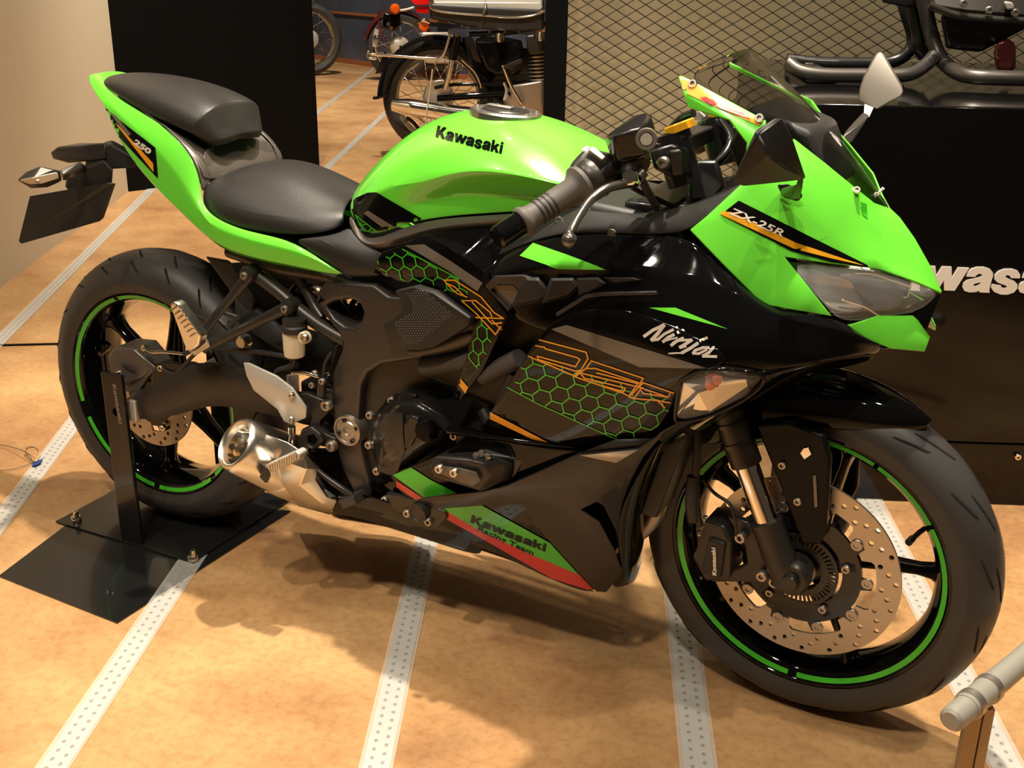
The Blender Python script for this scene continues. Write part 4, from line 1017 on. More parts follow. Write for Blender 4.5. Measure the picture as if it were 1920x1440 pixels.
# arch lip running from the signal to the chin
flank('fairing_arch', [
 [(1210, 832, .186), (1200, 850, .175), (1190, 880, .15)],
 [(1262, 792, .224), (1250, 820, .20), (1240, 850, .15)],
 [(1330, 780, .227), (1335, 790, .205), (1330, 800, .15)],
 [(1402, 745, .231), (1410, 752, .20), (1400, 765, .15)],
 [(1432, 706, .238), (1450, 718, .195), (1440, 735, .14)],
 [(1545, 676, .182), (1550, 686, .155), (1540, 700, .12)],
 [(1645, 666, .088), (1645, 672, .08), (1630, 680, .06)]], 'black', thick=.003, sub=2)
flank('fairing_arch_filler', [[(1390, 700, .247), (1400, 716, .242), (1402, 744, .232)], [(1432, 697, .234), (1432, 702, .236), (1432, 706, .238)], [(1545, 674, .183), (1545, 675, .183), (1545, 676, .182)]], 'black', thick=.003, sub=1)
# ---- belly fairing
bel = loft('belly_fairing', [
 [(727, 887, .172), (728, 891, .173), (731, 899, .172), (745, 920, .165)],
 [(811, 857, .186), (800, 885, .184), (790, 925, .176), (800, 976, .150)],
 [(893, 812, .190), (880, 860, .188), (868, 930, .174), (878, 1018, .139)],
 [(985, 832, .190), (970, 890, .184), (955, 960, .166), (962, 1056, .128)],
 [(1085, 846, .190), (1065, 910, .180), (1045, 990, .158), (1036, 1094, .116)],
 [(1185, 842, .188), (1150, 920, .172), (1120, 1010, .142), (1086, 1112, .105)],
 [(1235, 818, .186), (1195, 915, .160), (1165, 1020, .130), (1118, 1120, .100)]],
 'black', bike, thick=.003, sub=2)
mir(bel)
TB = bvh([bel])
lay('belly_stripe_red', [[(727, 890), (735, 895), (800, 937), (1087, 1077), (1118, 1110), (1035, 1084), (905, 1010), (823, 965), (728, 902)]], TB, 'red', bel)
lay('belly_stripe_green', [[(738, 890), (772, 876), (810, 900), (905, 947), (1032, 1017), (1086, 1076), (1000, 1040), (905, 996), (800, 935)]], TB, 'greenl', bel, off=.0017)
letters('belly_lettering', 'Kawasaki', (883, 978), (1023, 1033), (3, -14), TB, 'bprint', bel, 0, .035, off=.0024)
letters('belly_lettering', 'Racing Team', (896, 993), (1000, 1040), (3, -8), TB, 'bprint', bel, 0, .02, off=.0024)
# clear anti-scuff tape seen as a pale band is a floor reflection; the matte brace that crosses the belly:
brc = faces('belly_brace', dict(a=(773, 942, .196), b=(796, 934, .198), c=(904, 922, .202), d=(951, 911, .203), e=(1021, 880, .205), f=(1082, 852, .206), g=(1197, 842, .206), h=(1252, 806, .202), i=(1175, 893, .190), j=(1122, 940, .186), k=(1088, 956, .186), l=(1123, 979, .176), m=(1150, 1030, .155), n=(1167, 1074, .130), o=(1137, 1111, .112), p=(1118, 1110, .114), q=(1085, 1075, .128), r=(1032, 1017, .152), s=(1009, 991, .162), t=(980, 947, .178), u=(922, 947, .184), v=(800, 957, .188), w=(1050, 915, .200)),
 ['a b v', 'b c u v', 'c d u', 'd e w t u', 'e f w', 'f g i j w', 'g h i', 'w j k s t', 'k l r s', 'l m q r', 'm n o p q'],
 'panel', bike, thick=.004, bevel=.0015)
mir(brc)
faces('brace_print', dict(a=(1088, 854, .2085), b=(1197, 843, .2085), c=(1155, 868, .2065)), ['a c b'], 'alud', brc, thick=.0006)
faces('brace_black_band', dict(a=(1084, 850, .200), b=(1155, 824, .202), c=(1235, 822, .2), d=(1197, 841, .202)), ['a b c d'], 'matte', brc, thick=.002)  # black band along the upper edge of the brace
lathe('brace_cap', [(0, -.006), (.012, -.006), (.014, -.008), (.017, -.008), (.018, -.004), (.018, .01), (0, .01)], 'satin', brc, frame_at((786, 960, .194), (0, -1, -.1)), 28)
# ledge between number panel and belly
tube('fairing_ledge', [(840, 806, .192), (900, 816, .192), (985, 828, .190), (1078, 840, .184)], lambda t: .007*(1-t*.8), 'black', bel, 8)
# belly tray
flank('belly_tray', [
 [(612, 955, .13), (618, 968, .12), (625, 975, .04)],
 [(692, 958, .14), (700, 980, .13), (705, 985, .04)],
 [(800, 968, .152), (835, 1014, .134), (830, 1010, .03)],
 [(880, 1008, .142), (905, 1036, .130), (900, 1030, .03)],
 [(965, 1045, .132), (972, 1058, .126), (970, 1052, .03)],
 [(1040, 1082, .120), (1042, 1088, .118), (1040, 1080, .03)],
 [(1120, 1112, .102), (1118, 1114, .10), (1115, 1110, .03)]], 'black', thick=.003, sub=1)
loft('belly_lower_panel', [
 [(610, 940, .140), (612, 950, .140), (616, 960, .132)], [(650, 922, .150), (652, 945, .150), (656, 970, .138)], [(692, 926, .155), (692, 952, .154), (690, 979, .140)], [(735, 945, .158), (735, 968, .155), (735, 994, .140)],
 [(800, 958, .156), (800, 985, .150), (800, 1014, .138)], [(850, 985, .148), (850, 1005, .143), (848, 1030, .132)], [(905, 1015, .134), (905, 1028, .130), (905, 1046, .124)]], 'black', bike, thick=.003, sub=2)
mir(COL.objects['belly_lower_panel'])
# inner face behind the belly towards the radiator
flank('belly_inner', [
 [(1252, 806, .202), (1240, 850, .17), (1230, 860, .10)],
 [(1190, 900, .186), (1205, 930, .16), (1215, 940, .08)],
 [(1150, 980, .160), (1195, 1000, .14), (1212, 1000, .06)],
 [(1165, 1060, .130), (1190, 1068, .12), (1205, 1060, .04)],
 [(1137, 1110, .112), (1178, 1100, .09), (1192, 1094, .02)]], 'black', thick=.003, sub=2)
# ================================================================== FRAME, ENGINE AND RUNNING GEAR
def R3(n): return V(n).normalized()
# ---- honeycomb shroud beside the engine (arrow shaped)
shr = faces('frame_shroud', dict(a=(700, 512, .150), b=(706, 490, .162), c=(716, 472, .160), d=(748, 462, .160), e=(792, 440, .158), f=(850, 470, .178), g=(905, 508, .190), h=(912, 535, .196), i=(952, 592, .200), j=(948, 600, .200), k=(902, 700, .180), l=(862, 752, .168), m=(846, 752, .166), n=(874, 672, .178), o=(892, 592, .186), p=(827, 543, .176), q=(750, 528, .162), r=(868, 430, .150), s=(940, 425, .145), t=(935, 560, .18)),
 ['a b q', 'b c d q', 'd e f q', 'f p q', 'f g o p', 'g h o', 'h i n o', 'i j k n', 'k l m n', 'e r g f', 'r s t g', 'g t h', 'h t i'], 'black', bike, thick=.004, bevel=.0015)
TH = bvh([shr])
lay('shroud_print_grey', [[(760, 460), (796, 458), (850, 492), (906, 530), (896, 546), (840, 506)]], TH, 'greyd', shr)
c1 = [[(708, 490), (718, 474), (755, 466), (862, 523), (895, 548), (900, 560), (892, 566), (830, 542), (752, 524), (722, 520)], [(893, 592), (917, 592), (924, 640), (906, 655), (897, 690), (872, 664), (876, 640)]]
def ccl(segs): return segs
cx1 = [[(708, 490), (755, 466), (862, 523), (880, 550), (830, 545), (722, 520)], [(893, 592), (917, 600), (922, 645), (897, 690), (874, 664)]]
lay('shroud_honeycomb', strokes([list(s) for s in hexes((745, 492), (13.5, 7.0), (3.6, -13.6), 14, 16, cx1[:1])]+[[(755, 467), (862, 523)]], 2), TH, 'greenl', shr, .17, off=.0012, grid=0)
lay('shroud_honeycomb', strokes([list(s) for s in hexes((905, 625), (9.5, 9.0), (4.5, -14), 8, 8, cx1[1:])]+[[(893, 592), (874, 664), (896, 690)]], 2), TH, 'greenl', shr, .17, off=.0012, grid=0)
ol = [[X(580, 195), X(640, 195), X(790, 290), X(860, 375), X(915, 410), X(760, 405)], [X(580, 195), X(620, 240), X(655, 270), X(710, 290)], [X(600, 215), X(640, 232), X(690, 280)], [X(680, 310), X(760, 310), X(840, 375), X(850, 400)], [X(680, 310), X(770, 390), X(870, 500), X(900, 455)], [X(740, 320), X(850, 440), X(905, 435)], [X(850, 420), X(900, 470)]]
lay('shroud_outline', strokes(ol, 2.4), TH, 'orange', shr, .18, off=.0014, grid=0)
lay('shroud_mark', [[(862, 706), (879, 726), (873, 737), (857, 716)]], TH, 'orange', shr, .17, off=.0014)
mir(shr)
# ---- main frame
fr = plate('main_frame', [(615, 520, .135), (645, 530, .14), (700, 535, .145), (730, 558, .150), (775, 560, .155), (830, 585, .158), (885, 600, .165), (893, 640, .165), (886, 655, .162), (820, 660, .155), (772, 676, .150), (715, 684, .145), (688, 700, .142), (676, 725, .14), (672, 780, .138), (678, 850, .136), (690, 900, .134), (696, 930, .132), (680, 948, .13), (662, 925, .13), (640, 880, .132), (626, 830, .134), (620, 760, .136), (622, 700, .138), (640, 655, .14), (634, 625, .14), (618, 606, .138), (600, 585, .135), (590, 560, .130), (600, 535, .13)], 'frame', bike, .055, .010, 4,
 holes=[[(606, 574, .1365), (625, 566, .1365), (655, 562, .14), (672, 568, .142), (680, 585, .143), (676, 603, .142), (662, 615, .141), (645, 612, .14), (625, 598, .138)]])
mir(fr)
for nm, pts, r in (('seat_rail', [(476, 512, .118), (520, 545, .120), (560, 580, .122), (600, 610, .124), (640, 634, .128), (652, 640, .13)], .0125), ('seat_rail_upper', [(548, 500, .105), (572, 540, .108), (588, 572, .112), (604, 596, .116)], .009), ('seat_rail_top', [(430, 470, .10), (520, 500, .11), (620, 518, .12), (700, 548, .13)], .013)):
    o = tube(nm, pts, r, 'frame', bike, 14); mir(o)
# frame pad with raised dimples
pad = faces('frame_pad', dict(a=(753, 541, .166), b=(790, 532, .170), c=(827, 543, .176), d=(893, 592, .186), e=(888, 608, .184), f=(828, 645, .176), g=(800, 651, .172), h=(757, 648, .168), i=(742, 640, .166), j=(731, 603, .164), k=(770, 580, .168), l=(764, 560, .167)), ['a b c d e f g h i j k l'], 'matte', bike, thick=.022, bevel=.003)
bm = bmesh.new(); TPd = bvh([pad])
inner = [(760, 547), (795, 545), (850, 590), (786, 644), (757, 643), (738, 604), (778, 583)]
def inside(p, poly):
    c = False; j = len(poly)-1
    for i in range(len(poly)):
        if (poly[i][1] > p[1]) != (poly[j][1] > p[1]) and p[0] < (poly[j][0]-poly[i][0])*(p[1]-poly[i][1])/(poly[j][1]-poly[i][1])+poly[i][0]: c = not c
        j = i
    return c
yy = 546; row = 0
while yy < 645:
    xx = 736+(row % 2)*2.6
    while xx < 880:
        if inside((xx, yy), inner):
            p = drop(TPd, xx, yy, .17, 0)
            t_ = bm.verts.new(p+V((0, -.0016, 0))); q_ = [bm.verts.new(p+V((.0021*math.cos(a), -.0001, .0021*math.sin(a)))) for a in (0, PI/2, PI, 3*PI/2)]
            for i in range(4): bm.faces.new((t_, q_[i], q_[(i+1) % 4]))
        xx += 5.2
    yy += 4.4; row += 1
tag(obj('pad_dimples', bm, 'greyp', pad, 0), kind='stuff')
bolt(pad, (793, 625, .173), .006, (0, -1, 0), 'matte')
# gusset below the pad
loft('frame_arm', [[(745, 655, .150), (760, 668, .152), (770, 682, .145)], [(800, 655, .158), (815, 665, .162), (820, 672, .15)], [(890, 610, .175), (892, 635, .175), (888, 655, .16)]], 'frame', bike, thick=.01, sub=2)
# pivot
pv_ = lathe('pivot_cap', [(0, -.004), (.009, -.004), (.010, -.008), (.016, -.008), (.018, -.006), (.0235, -.006), (.025, -.010), (.028, -.010), (.030, -.005), (.030, .02), (0, .02)], 'steel', bike, frame_at((656, 805, .136), (0, -1, 0)), 40)
for k in range(4): bolt(pv_, W((656, 805, .138))+V((.0205*math.cos(k*PI/2+.4), -.006, .0205*math.sin(k*PI/2+.4))), .004, (0, -1, 0), 'satin')
# ---- engine volumes
hull('crankcase', [V((x, s*y, z)) for s in (1, -1) for x, y, z in ((.56, .12, .30), (.60, .12, .56), (.92, .13, .58), (1.00, .12, .40), (.92, .10, .22), (.62, .10, .22))], 'satin', bike, .01)
hull('cylinder_block', [V((x, s*y, z)) for s in (1, -1) for x, y, z in ((.72, .13, .50), (.98, .14, .45), (1.10, .14, .66), (.90, .14, .78), (.80, .13, .68))], 'satin', bike, .01)
hull('radiator', [V((x, s*y, z)) for s in (1, -1) for x, y, z in ((1.12, .13, .34), (1.15, .13, .34), (1.22, .14, .60), (1.19, .14, .61))], 'matte', bike, .004)
hull('airbox', [V((x, s*y, z)) for s in (1, -1) for x, y, z in ((.62, .09, .60), (.64, .10, .74), (.95, .12, .84), (1.12, .10, .82), (1.15, .10, .68), (.80, .11, .56))], 'matte', bike, .012)
for i, (a, b) in enumerate((((795, 688, .15), (895, 672, .16)), ((905, 705, .16), (975, 672, .175)), ((862, 668, .15), (892, 660, .155)))):
    tube('coolant_hose', [a, b], .016 if i < 2 else .010, 'pipe', bike, 16, straight=True)
tube('coolant_hose', [(905, 770, .14), (925, 800, .15), (940, 760, .16), (965, 700, .17)], .011, 'hose', bike)
for k in range(4):
    yv = -.09+.06*k
    tube('exhaust_header', [V((1.06, yv, .50)), V((1.13, yv, .42)), V((1.12, yv*.8, .30)), V((1.0, yv*.6, .20)), V((.85, yv*.4, .165))], .015, 'steel', bike, 12)
# clutch cover
cc = loft('clutch_cover', [
 [(765, 735, .150), (740, 735, .150), (722, 750, .150), (705, 770, .150), (694, 800, .150), (690, 850, .150), (705, 890, .15), (735, 900, .15), (790, 862, .152), (855, 822, .154), (862, 815, .154), (845, 770, .154), (818, 745, .152), (790, 728, .150)],
 [(765, 745, .172), (745, 745, .172), (728, 758, .172), (714, 778, .172), (703, 805, .172), (700, 850, .172), (712, 880, .172), (737, 888, .17), (788, 852, .172), (842, 815, .172), (850, 812, .172), (834, 776, .172), (812, 756, .172), (790, 742, .172)],
 [(768, 758, .190), (752, 758, .190), (738, 768, .190), (726, 786, .190), (718, 808, .190), (716, 840, .190), (724, 862, .190), (740, 868, .188), (780, 845, .188), (820, 816, .186), (826, 812, .186), (815, 785, .188), (800, 770, .190), (786, 758, .190)],
 [(768, 775, .198), (758, 776, .198), (750, 784, .198), (742, 796, .198), (738, 812, .198), (736, 830, .198), (740, 845, .198), (748, 848, .197), (772, 835, .196), (795, 818, .194), (800, 812, .194), (795, 795, .196), (788, 783, .198), (780, 776, .198)]],
 'engine', bike, sub=2, close=True, capends=True, crease=(((0,), .6), ((1,), .5), ((2,), .35)), smooth=50)
for q, w in (((735, 751), .160), ((778, 756), .168), ((694, 778), .155), ((692, 834), .155), ((829, 779), .165), ((867, 815), .158), ((707, 883), .155), ((722, 937), .150), ((764, 962), .160), ((804, 978), .160), ((852, 817), .165)):
    bolt(cc, (q[0], q[1], w), .0075, (0, -1, 0), 'steel')
for k, (a, b) in enumerate((((778, 762, .176), (829, 785, .172)), ((829, 785, .172), (858, 814, .166)), ((778, 762, .176), (752, 770, .176)), ((765, 742, .166), (735, 756, .166)))):
    tube('cover_rib', [a, b], .005, 'satin', cc, 8, straight=True)
lathe('oil_filler_cap', [(0, -.014), (.014, -.014), (.018, -.009), (.019, 0), (.019, .01), (0, .01)], 'black', cc, frame_at((800, 806, .196), (0, -1, .1)), 28)
hull('cover_block', [W(p) for p in ((720, 772, .196), (765, 765, .198), (745, 900, .17), (705, 888, .165), (700, 800, .175), (762, 850, .20), (735, 790, .204))], 'satin', cc, .008)
hull('sump', [W((x, y, w*s)) for s in (1, -1) for x, y, w in ((690, 900, .13), (745, 900, .15), (770, 950, .15), (820, 965, .14), (820, 985, .12), (730, 950, .12), (690, 930, .12))], 'black', bike, .006)
plate('sump_cover', [(722, 925, .160), (745, 928, .164), (790, 942, .170), (835, 960, .168), (838, 972, .165), (822, 990, .155), (795, 985, .155), (735, 955, .155)], 'satin', bike, .012, .003)
plate('cover_facet', [(768, 752, .186), (792, 757, .186), (828, 780, .184), (856, 812, .178), (848, 820, .180), (824, 800, .188), (790, 776, .192)], 'engine', cc, .014, .004, 3)
plate('cover_facet', [(745, 742, .176), (764, 736, .174), (782, 741, .176), (772, 752, .180), (748, 758, .182)], 'engine', cc, .010, .003, 3)
plate('cover_facet', [(766, 778, .204), (784, 784, .204), (790, 800, .203), (770, 838, .203), (758, 842, .203), (756, 800, .204)], 'engine', cc, .010, .004, 3)
hull('dark_gap_fill', [W((x, y, w)) for x, y, w in ((585, 840, .11), (640, 840, .11), (700, 900, .11), (715, 955, .11), (640, 962, .10), (600, 900, .10), (585, 840, -.1), (640, 840, -.1), (715, 955, -.1), (640, 962, -.1))], 'deep', bike, .008)  # dark fill added for the black linkage, closes the gap between exhaust and frame
# ---- swingarm (both arms) and pivot block
arm = loft('swingarm', [
 [(236, 733, .120), (236, 750, .124), (238, 770, .124), (242, 786, .122), (244, 786, .085), (240, 735, .085)],
 [(268, 732, .124), (270, 750, .129), (276, 770, .129), (282, 788, .124), (285, 786, .085), (272, 736, .085)],
 [(312, 706, .127), (320, 730, .133), (332, 757, .132), (340, 778, .125), (345, 776, .085), (318, 710, .085)],
 [(355, 682, .128), (368, 706, .135), (382, 736, .133), (392, 759, .125), (398, 757, .085), (362, 688, .085)],
 [(385, 677, .128), (400, 700, .134), (420, 735, .132), (430, 764, .124), (436, 762, .085), (392, 684, .085)],
 [(456, 682, .124), (468, 705, .130), (485, 742, .128), (498, 772, .12), (500, 770, .08), (462, 690, .08)],
 [(640, 765, .108), (640, 785, .112), (645, 810, .112), (650, 825, .108), (652, 820, .07), (642, 770, .07)]],
 'satin', bike, sub=1, close=True, capends=True, crease=((0, .9), (3, .9), (1, .5), (2, .4)), smooth=28)
mir(arm)
hull('swingarm_bridge', [V((x, s*y, z)) for s in (1, -1) for x, y, z in ((.42, .09, .34), (.54, .09, .33), (.54, .09, .42), (.42, .09, .43))], 'satin', bike, .008)
ax_ = empty_part('rear_axle', RWH)
bm = bmesh.new(); add_tube(bm, [V((0, -.125, .304)), V((0, .14, .304))], .012, 16); obj('axle_shaft', bm, 'steel', ax_)
lathe('axle_nut', [(0, -.012), (.010, -.012), (.0165, -.010), (.0165, .004), (0, .004)], 'chrome', ax_, Matrix.Translation((-.006, -.130, .304)), 6, smooth=20)
hull('chain_adjuster', [V((x, y, z)) for y in (-.132, -.120) for x, z in ((-.03, .285), (.035, .28), (.035, .328), (-.03, .322))], 'alud', ax_, .003)
# rear caliper and bracket
rc = hull('rear_brake_caliper', [V((x, y, z)) for x, y, z in ((-.045, -.115, .405), (-.02, -.118, .43), (.035, -.118, .435), (.075, -.112, .405), (.05, -.118, .375), (.01, -.120, .355), (-.035, -.118, .365), (-.045, -.045, .405), (-.02, -.05, .43), (.035, -.05, .435), (.075, -.05, .40), (.04, -.05, .37), (-.03, -.05, .37))], 'greyp', bike, .006)
plate('caliper_bracket', [(226, 700, .112), (245, 672, .112), (262, 665, .112), (292, 690, .115), (275, 710, .115), (262, 735, .115), (236, 735, .112)], 'greyp', rc, .012, .003)
text3d('caliper_mark', 'NISSIN', W((231, 688, .1225)), V((.98, 0, -.2)), V((.1, 0, 1)), .008, 'matte', rc, .001, .02, width=.034)
for p in ((271, 652, .125), (222, 657, .10), (225, 700, .118), (302, 690, .12), (306, 802, .115)): bolt(rc, p, .007, (0, -1, 0), 'chrome')
tube('banjo_pipe', [(271, 652, .13), (285, 660, .132), (310, 660, .13), (345, 664, .125)], .0035, 'chrome', rc, 8)
tube('rear_brake_line', [(345, 664, .125), (380, 650, .12), (430, 655, .12), (500, 662, .12), (545, 672, .125), (560, 690, .13)], .005, 'hose', bike)
tube('sensor_lead', [(300, 690, .12), (330, 700, .125), (370, 660, .125), (420, 640, .12), (450, 635, .12)], .004, 'hose', bike)
hull('caliper_boss', [W(p) for p in ((285, 690, .12), (315, 675, .12), (345, 680, .12), (350, 700, .12), (310, 730, .12), (280, 735, .12), (290, 695, .09), (340, 680, .09), (300, 730, .09))], 'plastic', rc, .006)
# rear hugger and chain guard
loft('rear_hugger', [
 [(400, 490, .0), (412, 512, .06), (445, 560, .092), (430, 600, .10)],
 [(470, 520, .0), (480, 545, .06), (500, 590, .09), (480, 632, .10)],
 [(545, 590, 0), (548, 610, .06), (555, 645, .085), (540, 670, .095)]], 'matte', bike, mirror=True, thick=.003, sub=2)
hull('rear_inner_guard', [W((x, y, w)) for x, y, w in ((385, 480, .085), (430, 488, .09), (480, 560, .09), (470, 600, .09), (400, 500, .085), (385, 480, -.085), (430, 488, -.09), (480, 560, -.09), (470, 600, -.09))], 'matte', bike, .005)
# shock spring
bm = bmesh.new(); path = []
s0, s1 = V((.36, -.01, .555)), V((.60, -.01, .545)); sd = (s1-s0).normalized(); su = V((0, 0, 1)); sv = sd.cross(su)
for i in range(7*14+1):
    t = i/(7*14); a = t*7*2*PI; path.append(s0.lerp(s1, t)+(su*math.cos(a)+sv*math.sin(a))*.027)
add_tube(bm, path, .0058, 8); shk = obj('shock_absorber', bm, 'black', bike, 60)
bm = bmesh.new(); add_tube(bm, [s0-sd*.03, s0+sd*.06, s0+sd*.061, s1+sd*.03], lambda t: .017 if t > .4 else .02, 16); obj('shock_body', bm, 'satin', shk)
# battery tray and black inner filling
hull('inner_filling', [V((x, s*y, z)) for s in (1, -1) for x, y, z in ((.38, .075, .62), (.66, .08, .60), (.66, .08, .70), (.38, .08, .71))], 'matte', bike, .01)
hull('gearbox_rear', [V((x, s*y, z)) for s in (1, -1) for x, y, z in ((.46, .07, .43), (.60, .09, .40), (.62, .09, .52), (.48, .06, .50))], 'plastic', bike, .01)
# ---- passenger peg bracket
pb = empty_part('passenger_peg_bracket', Matrix.Translation(W((365, 640, .165))))
def strut(nm, a, b, r, par, m='satin', fl=.55):
    A, B = W(a), W(b); bm = bmesh.new(); d = (B-A); n = d.cross(V((0, 1, 0))).normalized()
    rings = []
    for k in range(9):
        t = k/8; c = A.lerp(B, t); rr = r*(1.05-.25*math.sin(PI*t))
        rings.append([bm.verts.new(c+n*rr*math.cos(q*PI/5)+V((0, rr*fl*math.sin(q*PI/5), 0))) for q in range(10)])
    for P, Q in zip(rings, rings[1:]):
        for i in range(10): bm.faces.new((P[i], P[(i+1) % 10], Q[(i+1) % 10], Q[i]))
    bm.faces.new(rings[0]); bm.faces.new(rings[-1]); fin(bm); return obj(nm, bm, m, par, 50)
strut('bracket_arm', (470, 513, .135), (372, 632, .160), .0105, pb); strut('bracket_arm', (544, 574, .138), (380, 652, .158), .0115, pb)
strut('bracket_web', (430, 612, .148), (452, 590, .140), .006, pb); strut('bracket_web', (445, 596, .142), (412, 584, .15), .005, pb)
for p in ((470, 513, .128), (546, 575, .130)):
    lathe('bracket_boss', [(0, -.016), (.010, -.016), (.014, -.014), (.0165, -.008), (.0165, .012), (0, .012)], 'satin', pb, frame_at(p, (0, -1, 0)), 24)
    bolt(pb, W(p)+V((0, -.017, 0)), .0075, (0, -1, 0), 'steel')
hull('peg_clevis', [W(p) for p in ((350, 655, .175), (362, 632, .175), (385, 628, .17), (395, 650, .165), (365, 668, .17), (352, 655, .15), (370, 630, .15), (392, 642, .15), (368, 664, .15))], 'alud', pb, .003)
bolt(pb, (369, 636, .178), .009, (0, -1, 0), 'alu')
pgp = plate('passenger_footpeg', [(317, 572, .225), (325, 565, .225), (334, 571, .224), (376, 630, .205), (372, 648, .203), (356, 662, .202), (346, 652, .205)], 'alu', pb, .022, .004, 3)
for k in range(7):
    t = k/6; p = W((329+34*t, 577+50*t, .2262-.018*t)); mm = frame_at(p, (0, -1, 0)) @ Matrix.Rotation(-.55, 4, 'Y'); box('peg_rib', (-.010, -.0018, -.0016), (.010, .0005, .0016), 'alu', pgp, .0005, mm)
S_ = []
for ch in [o for o in COL.objects if o.parent == pb]: S_.append(mir(ch))
# ---- rider peg, hanger, heel plate, brake pedal
hg = plate('peg_hanger', [(546, 738, .150), (575, 738, .150), (605, 750, .148), (618, 762, .148), (614, 775, .148), (600, 788, .15), (596, 800, .152), (610, 815, .150), (628, 822, .150), (632, 835, .150), (622, 842, .150), (596, 836, .152), (575, 850, .158), (560, 852, .160), (556, 830, .158), (565, 805, .156), (580, 800, .154), (584, 780, .152), (560, 752, .152)], 'satin', bike, .016, .003, 3)
for p in ((613, 760, .152), (622, 836, .154)): bolt(hg, p, .0105, (0, -1, 0), 'steel')
plate('hanger_block', [(565, 808, .168), (582, 800, .168), (600, 815, .166), (605, 828, .164), (588, 845, .166), (568, 848, .168), (560, 835, .168)], 'satin', hg, .012, .003, 3, holes=[[(575, 818, .168), (588, 815, .167), (596, 826, .166), (584, 840, .167), (574, 832, .168)]])
heel = faces('heel_plate', dict(a=(456, 680, .175), b=(466, 681, .176), c=(518, 705, .175), d=(547, 727, .173), e=(574, 765, .170), f=(573, 784, .170), g=(545, 796, .171), h=(532, 790, .172), i=(520, 768, .174), j=(475, 732, .178), k=(462, 705, .178), l=(540, 745, .177)), ['a b k', 'b c l j k', 'c d l', 'd e f g h i l', 'l i j'], 'alud', bike, thick=.005, bevel=.0012)
for p in ((546, 741, .1775), (546, 786, .174)): bolt(heel, p, .0065, (0, -1, 0), 'alu')
pg = plate('rider_footpeg', [(497, 873, .236), (508, 868, .236), (554, 846, .232), (562, 852, .231), (560, 862, .231), (512, 885, .236), (499, 884, .237)], 'alud', bike, .024, .003, 3)
for k in range(12):
    t = k/11; p = W((506+49*t, 876-22*t, .2375-.004*t)); mm = frame_at(p, (0, -1, 0)); box('peg_tooth', (-.0013, -.0025, -.008), (.0013, 0, .007), 'alu', pg, .0004, mm)
hull('peg_tip', [W(p) for p in ((486, 894, .243), (496, 874, .240), (506, 880, .240), (508, 892, .240), (502, 906, .24), (497, 906, .24), (497, 874, .22), (506, 892, .22), (488, 894, .23))], 'satin', pg, .002)
lathe('peg_pivot', [(0, -.012), (.009, -.012), (.010, -.009), (.010, .012), (0, .012)], 'steel', pg, frame_at((564, 852, .176), (0, -1, 0)), 20)
bm = bmesh.new(); add_tube(bm, [W((547, 800, .168)), W((547, 812, .168))], .0075, 12); add_tube(bm, [W((547, 811, .168)), W((546, 826, .168)), W((546, 845, .168))], lambda t: .004 if t < .5 else .0055, 12); tag(obj('brake_push_rod', bm, 'chrome', bike), kind=None)
tube('brake_pedal', [(575, 862, .16), (605, 890, .158), (640, 915, .158), (662, 930, .165)], .006, 'satin', bike)
box('pedal_pad', (-.020, -.006, -.012), (.016, .03, .006), 'rubber', bike, .002, frame_at((655, 937, .172), (0, -1, 0)) @ Matrix.Rotation(-.5, 4, 'Y'))
# rear brake reservoir
rs = lathe('brake_fluid_cup', [(0, -.028), (.016, -.028), (.0185, -.026), (.0195, -.016), (.0195, .018), (0, .018)], 'cloudy', bike, frame_at((551, 640, .150), (0, 0, -1), (0, 1, 0)), 32)
bm = bmesh.new(); lathe_bm(bm, [(0, -.012), (.0215, -.012), (.0235, -.009), (.0235, -.001), (.021, .002), (.021, .012), (0, .012)], 24, frame_at((552, 610, .150), (0, 0, -1), (0, 1, 0))); fin(bm); obj('cup_cap', bm, 'matte', rs, 30)
lathe('cup_lug', [(0, -.006), (.010, -.006), (.011, -.004), (.011, .006), (0, .006)], 'cloudy', rs, frame_at((571, 633, .170), (0, -1, 0)), 24); bolt(rs, (571, 633, .178), .0075, (0, -1, 0), 'alu')
tube('reservoir_hose', [(551, 662, .150), (550, 680, .150), (540, 690, .150), (522, 696, .15), (516, 712, .150)], .0065, 'hose', bike)
hull('rear_master_cylinder', [W(p) for p in ((536, 702, .155), (560, 700, .155), (562, 735, .155), (540, 740, .155), (540, 702, .13), (560, 735, .13))], 'steel', bike, .004)
tube('brake_pipe', [(550, 700, .158), (575, 700, .158), (600, 706, .155), (618, 700, .15)], .0035, 'chrome', bike)
tube('brake_light_switch', [(606, 706, .160), (604, 720, .160), (603, 740, .160)], .0085, 'plastic', bike)
tube('switch_wire', [(606, 706, .160), (610, 680, .158), (622, 660, .15)], .003, 'hose', bike)
for p in ((604, 715, .168), (585, 722, .15), (590, 700, .15)): bolt(bike, p, .006, (0, -1, 0), 'steel')
lathe('linkage_bolt', [(0, -.01), (.010, -.01), (.012, -.006), (.012, .01), (0, .01)], 'alu', bike, frame_at((457, 640, .125), (0, -1, 0)), 20)
strut('cable_guide', (400, 592, .12), (450, 640, .12), .006, bike); strut('cable_guide', (340, 580, .115), (392, 606, .12), .006, bike)
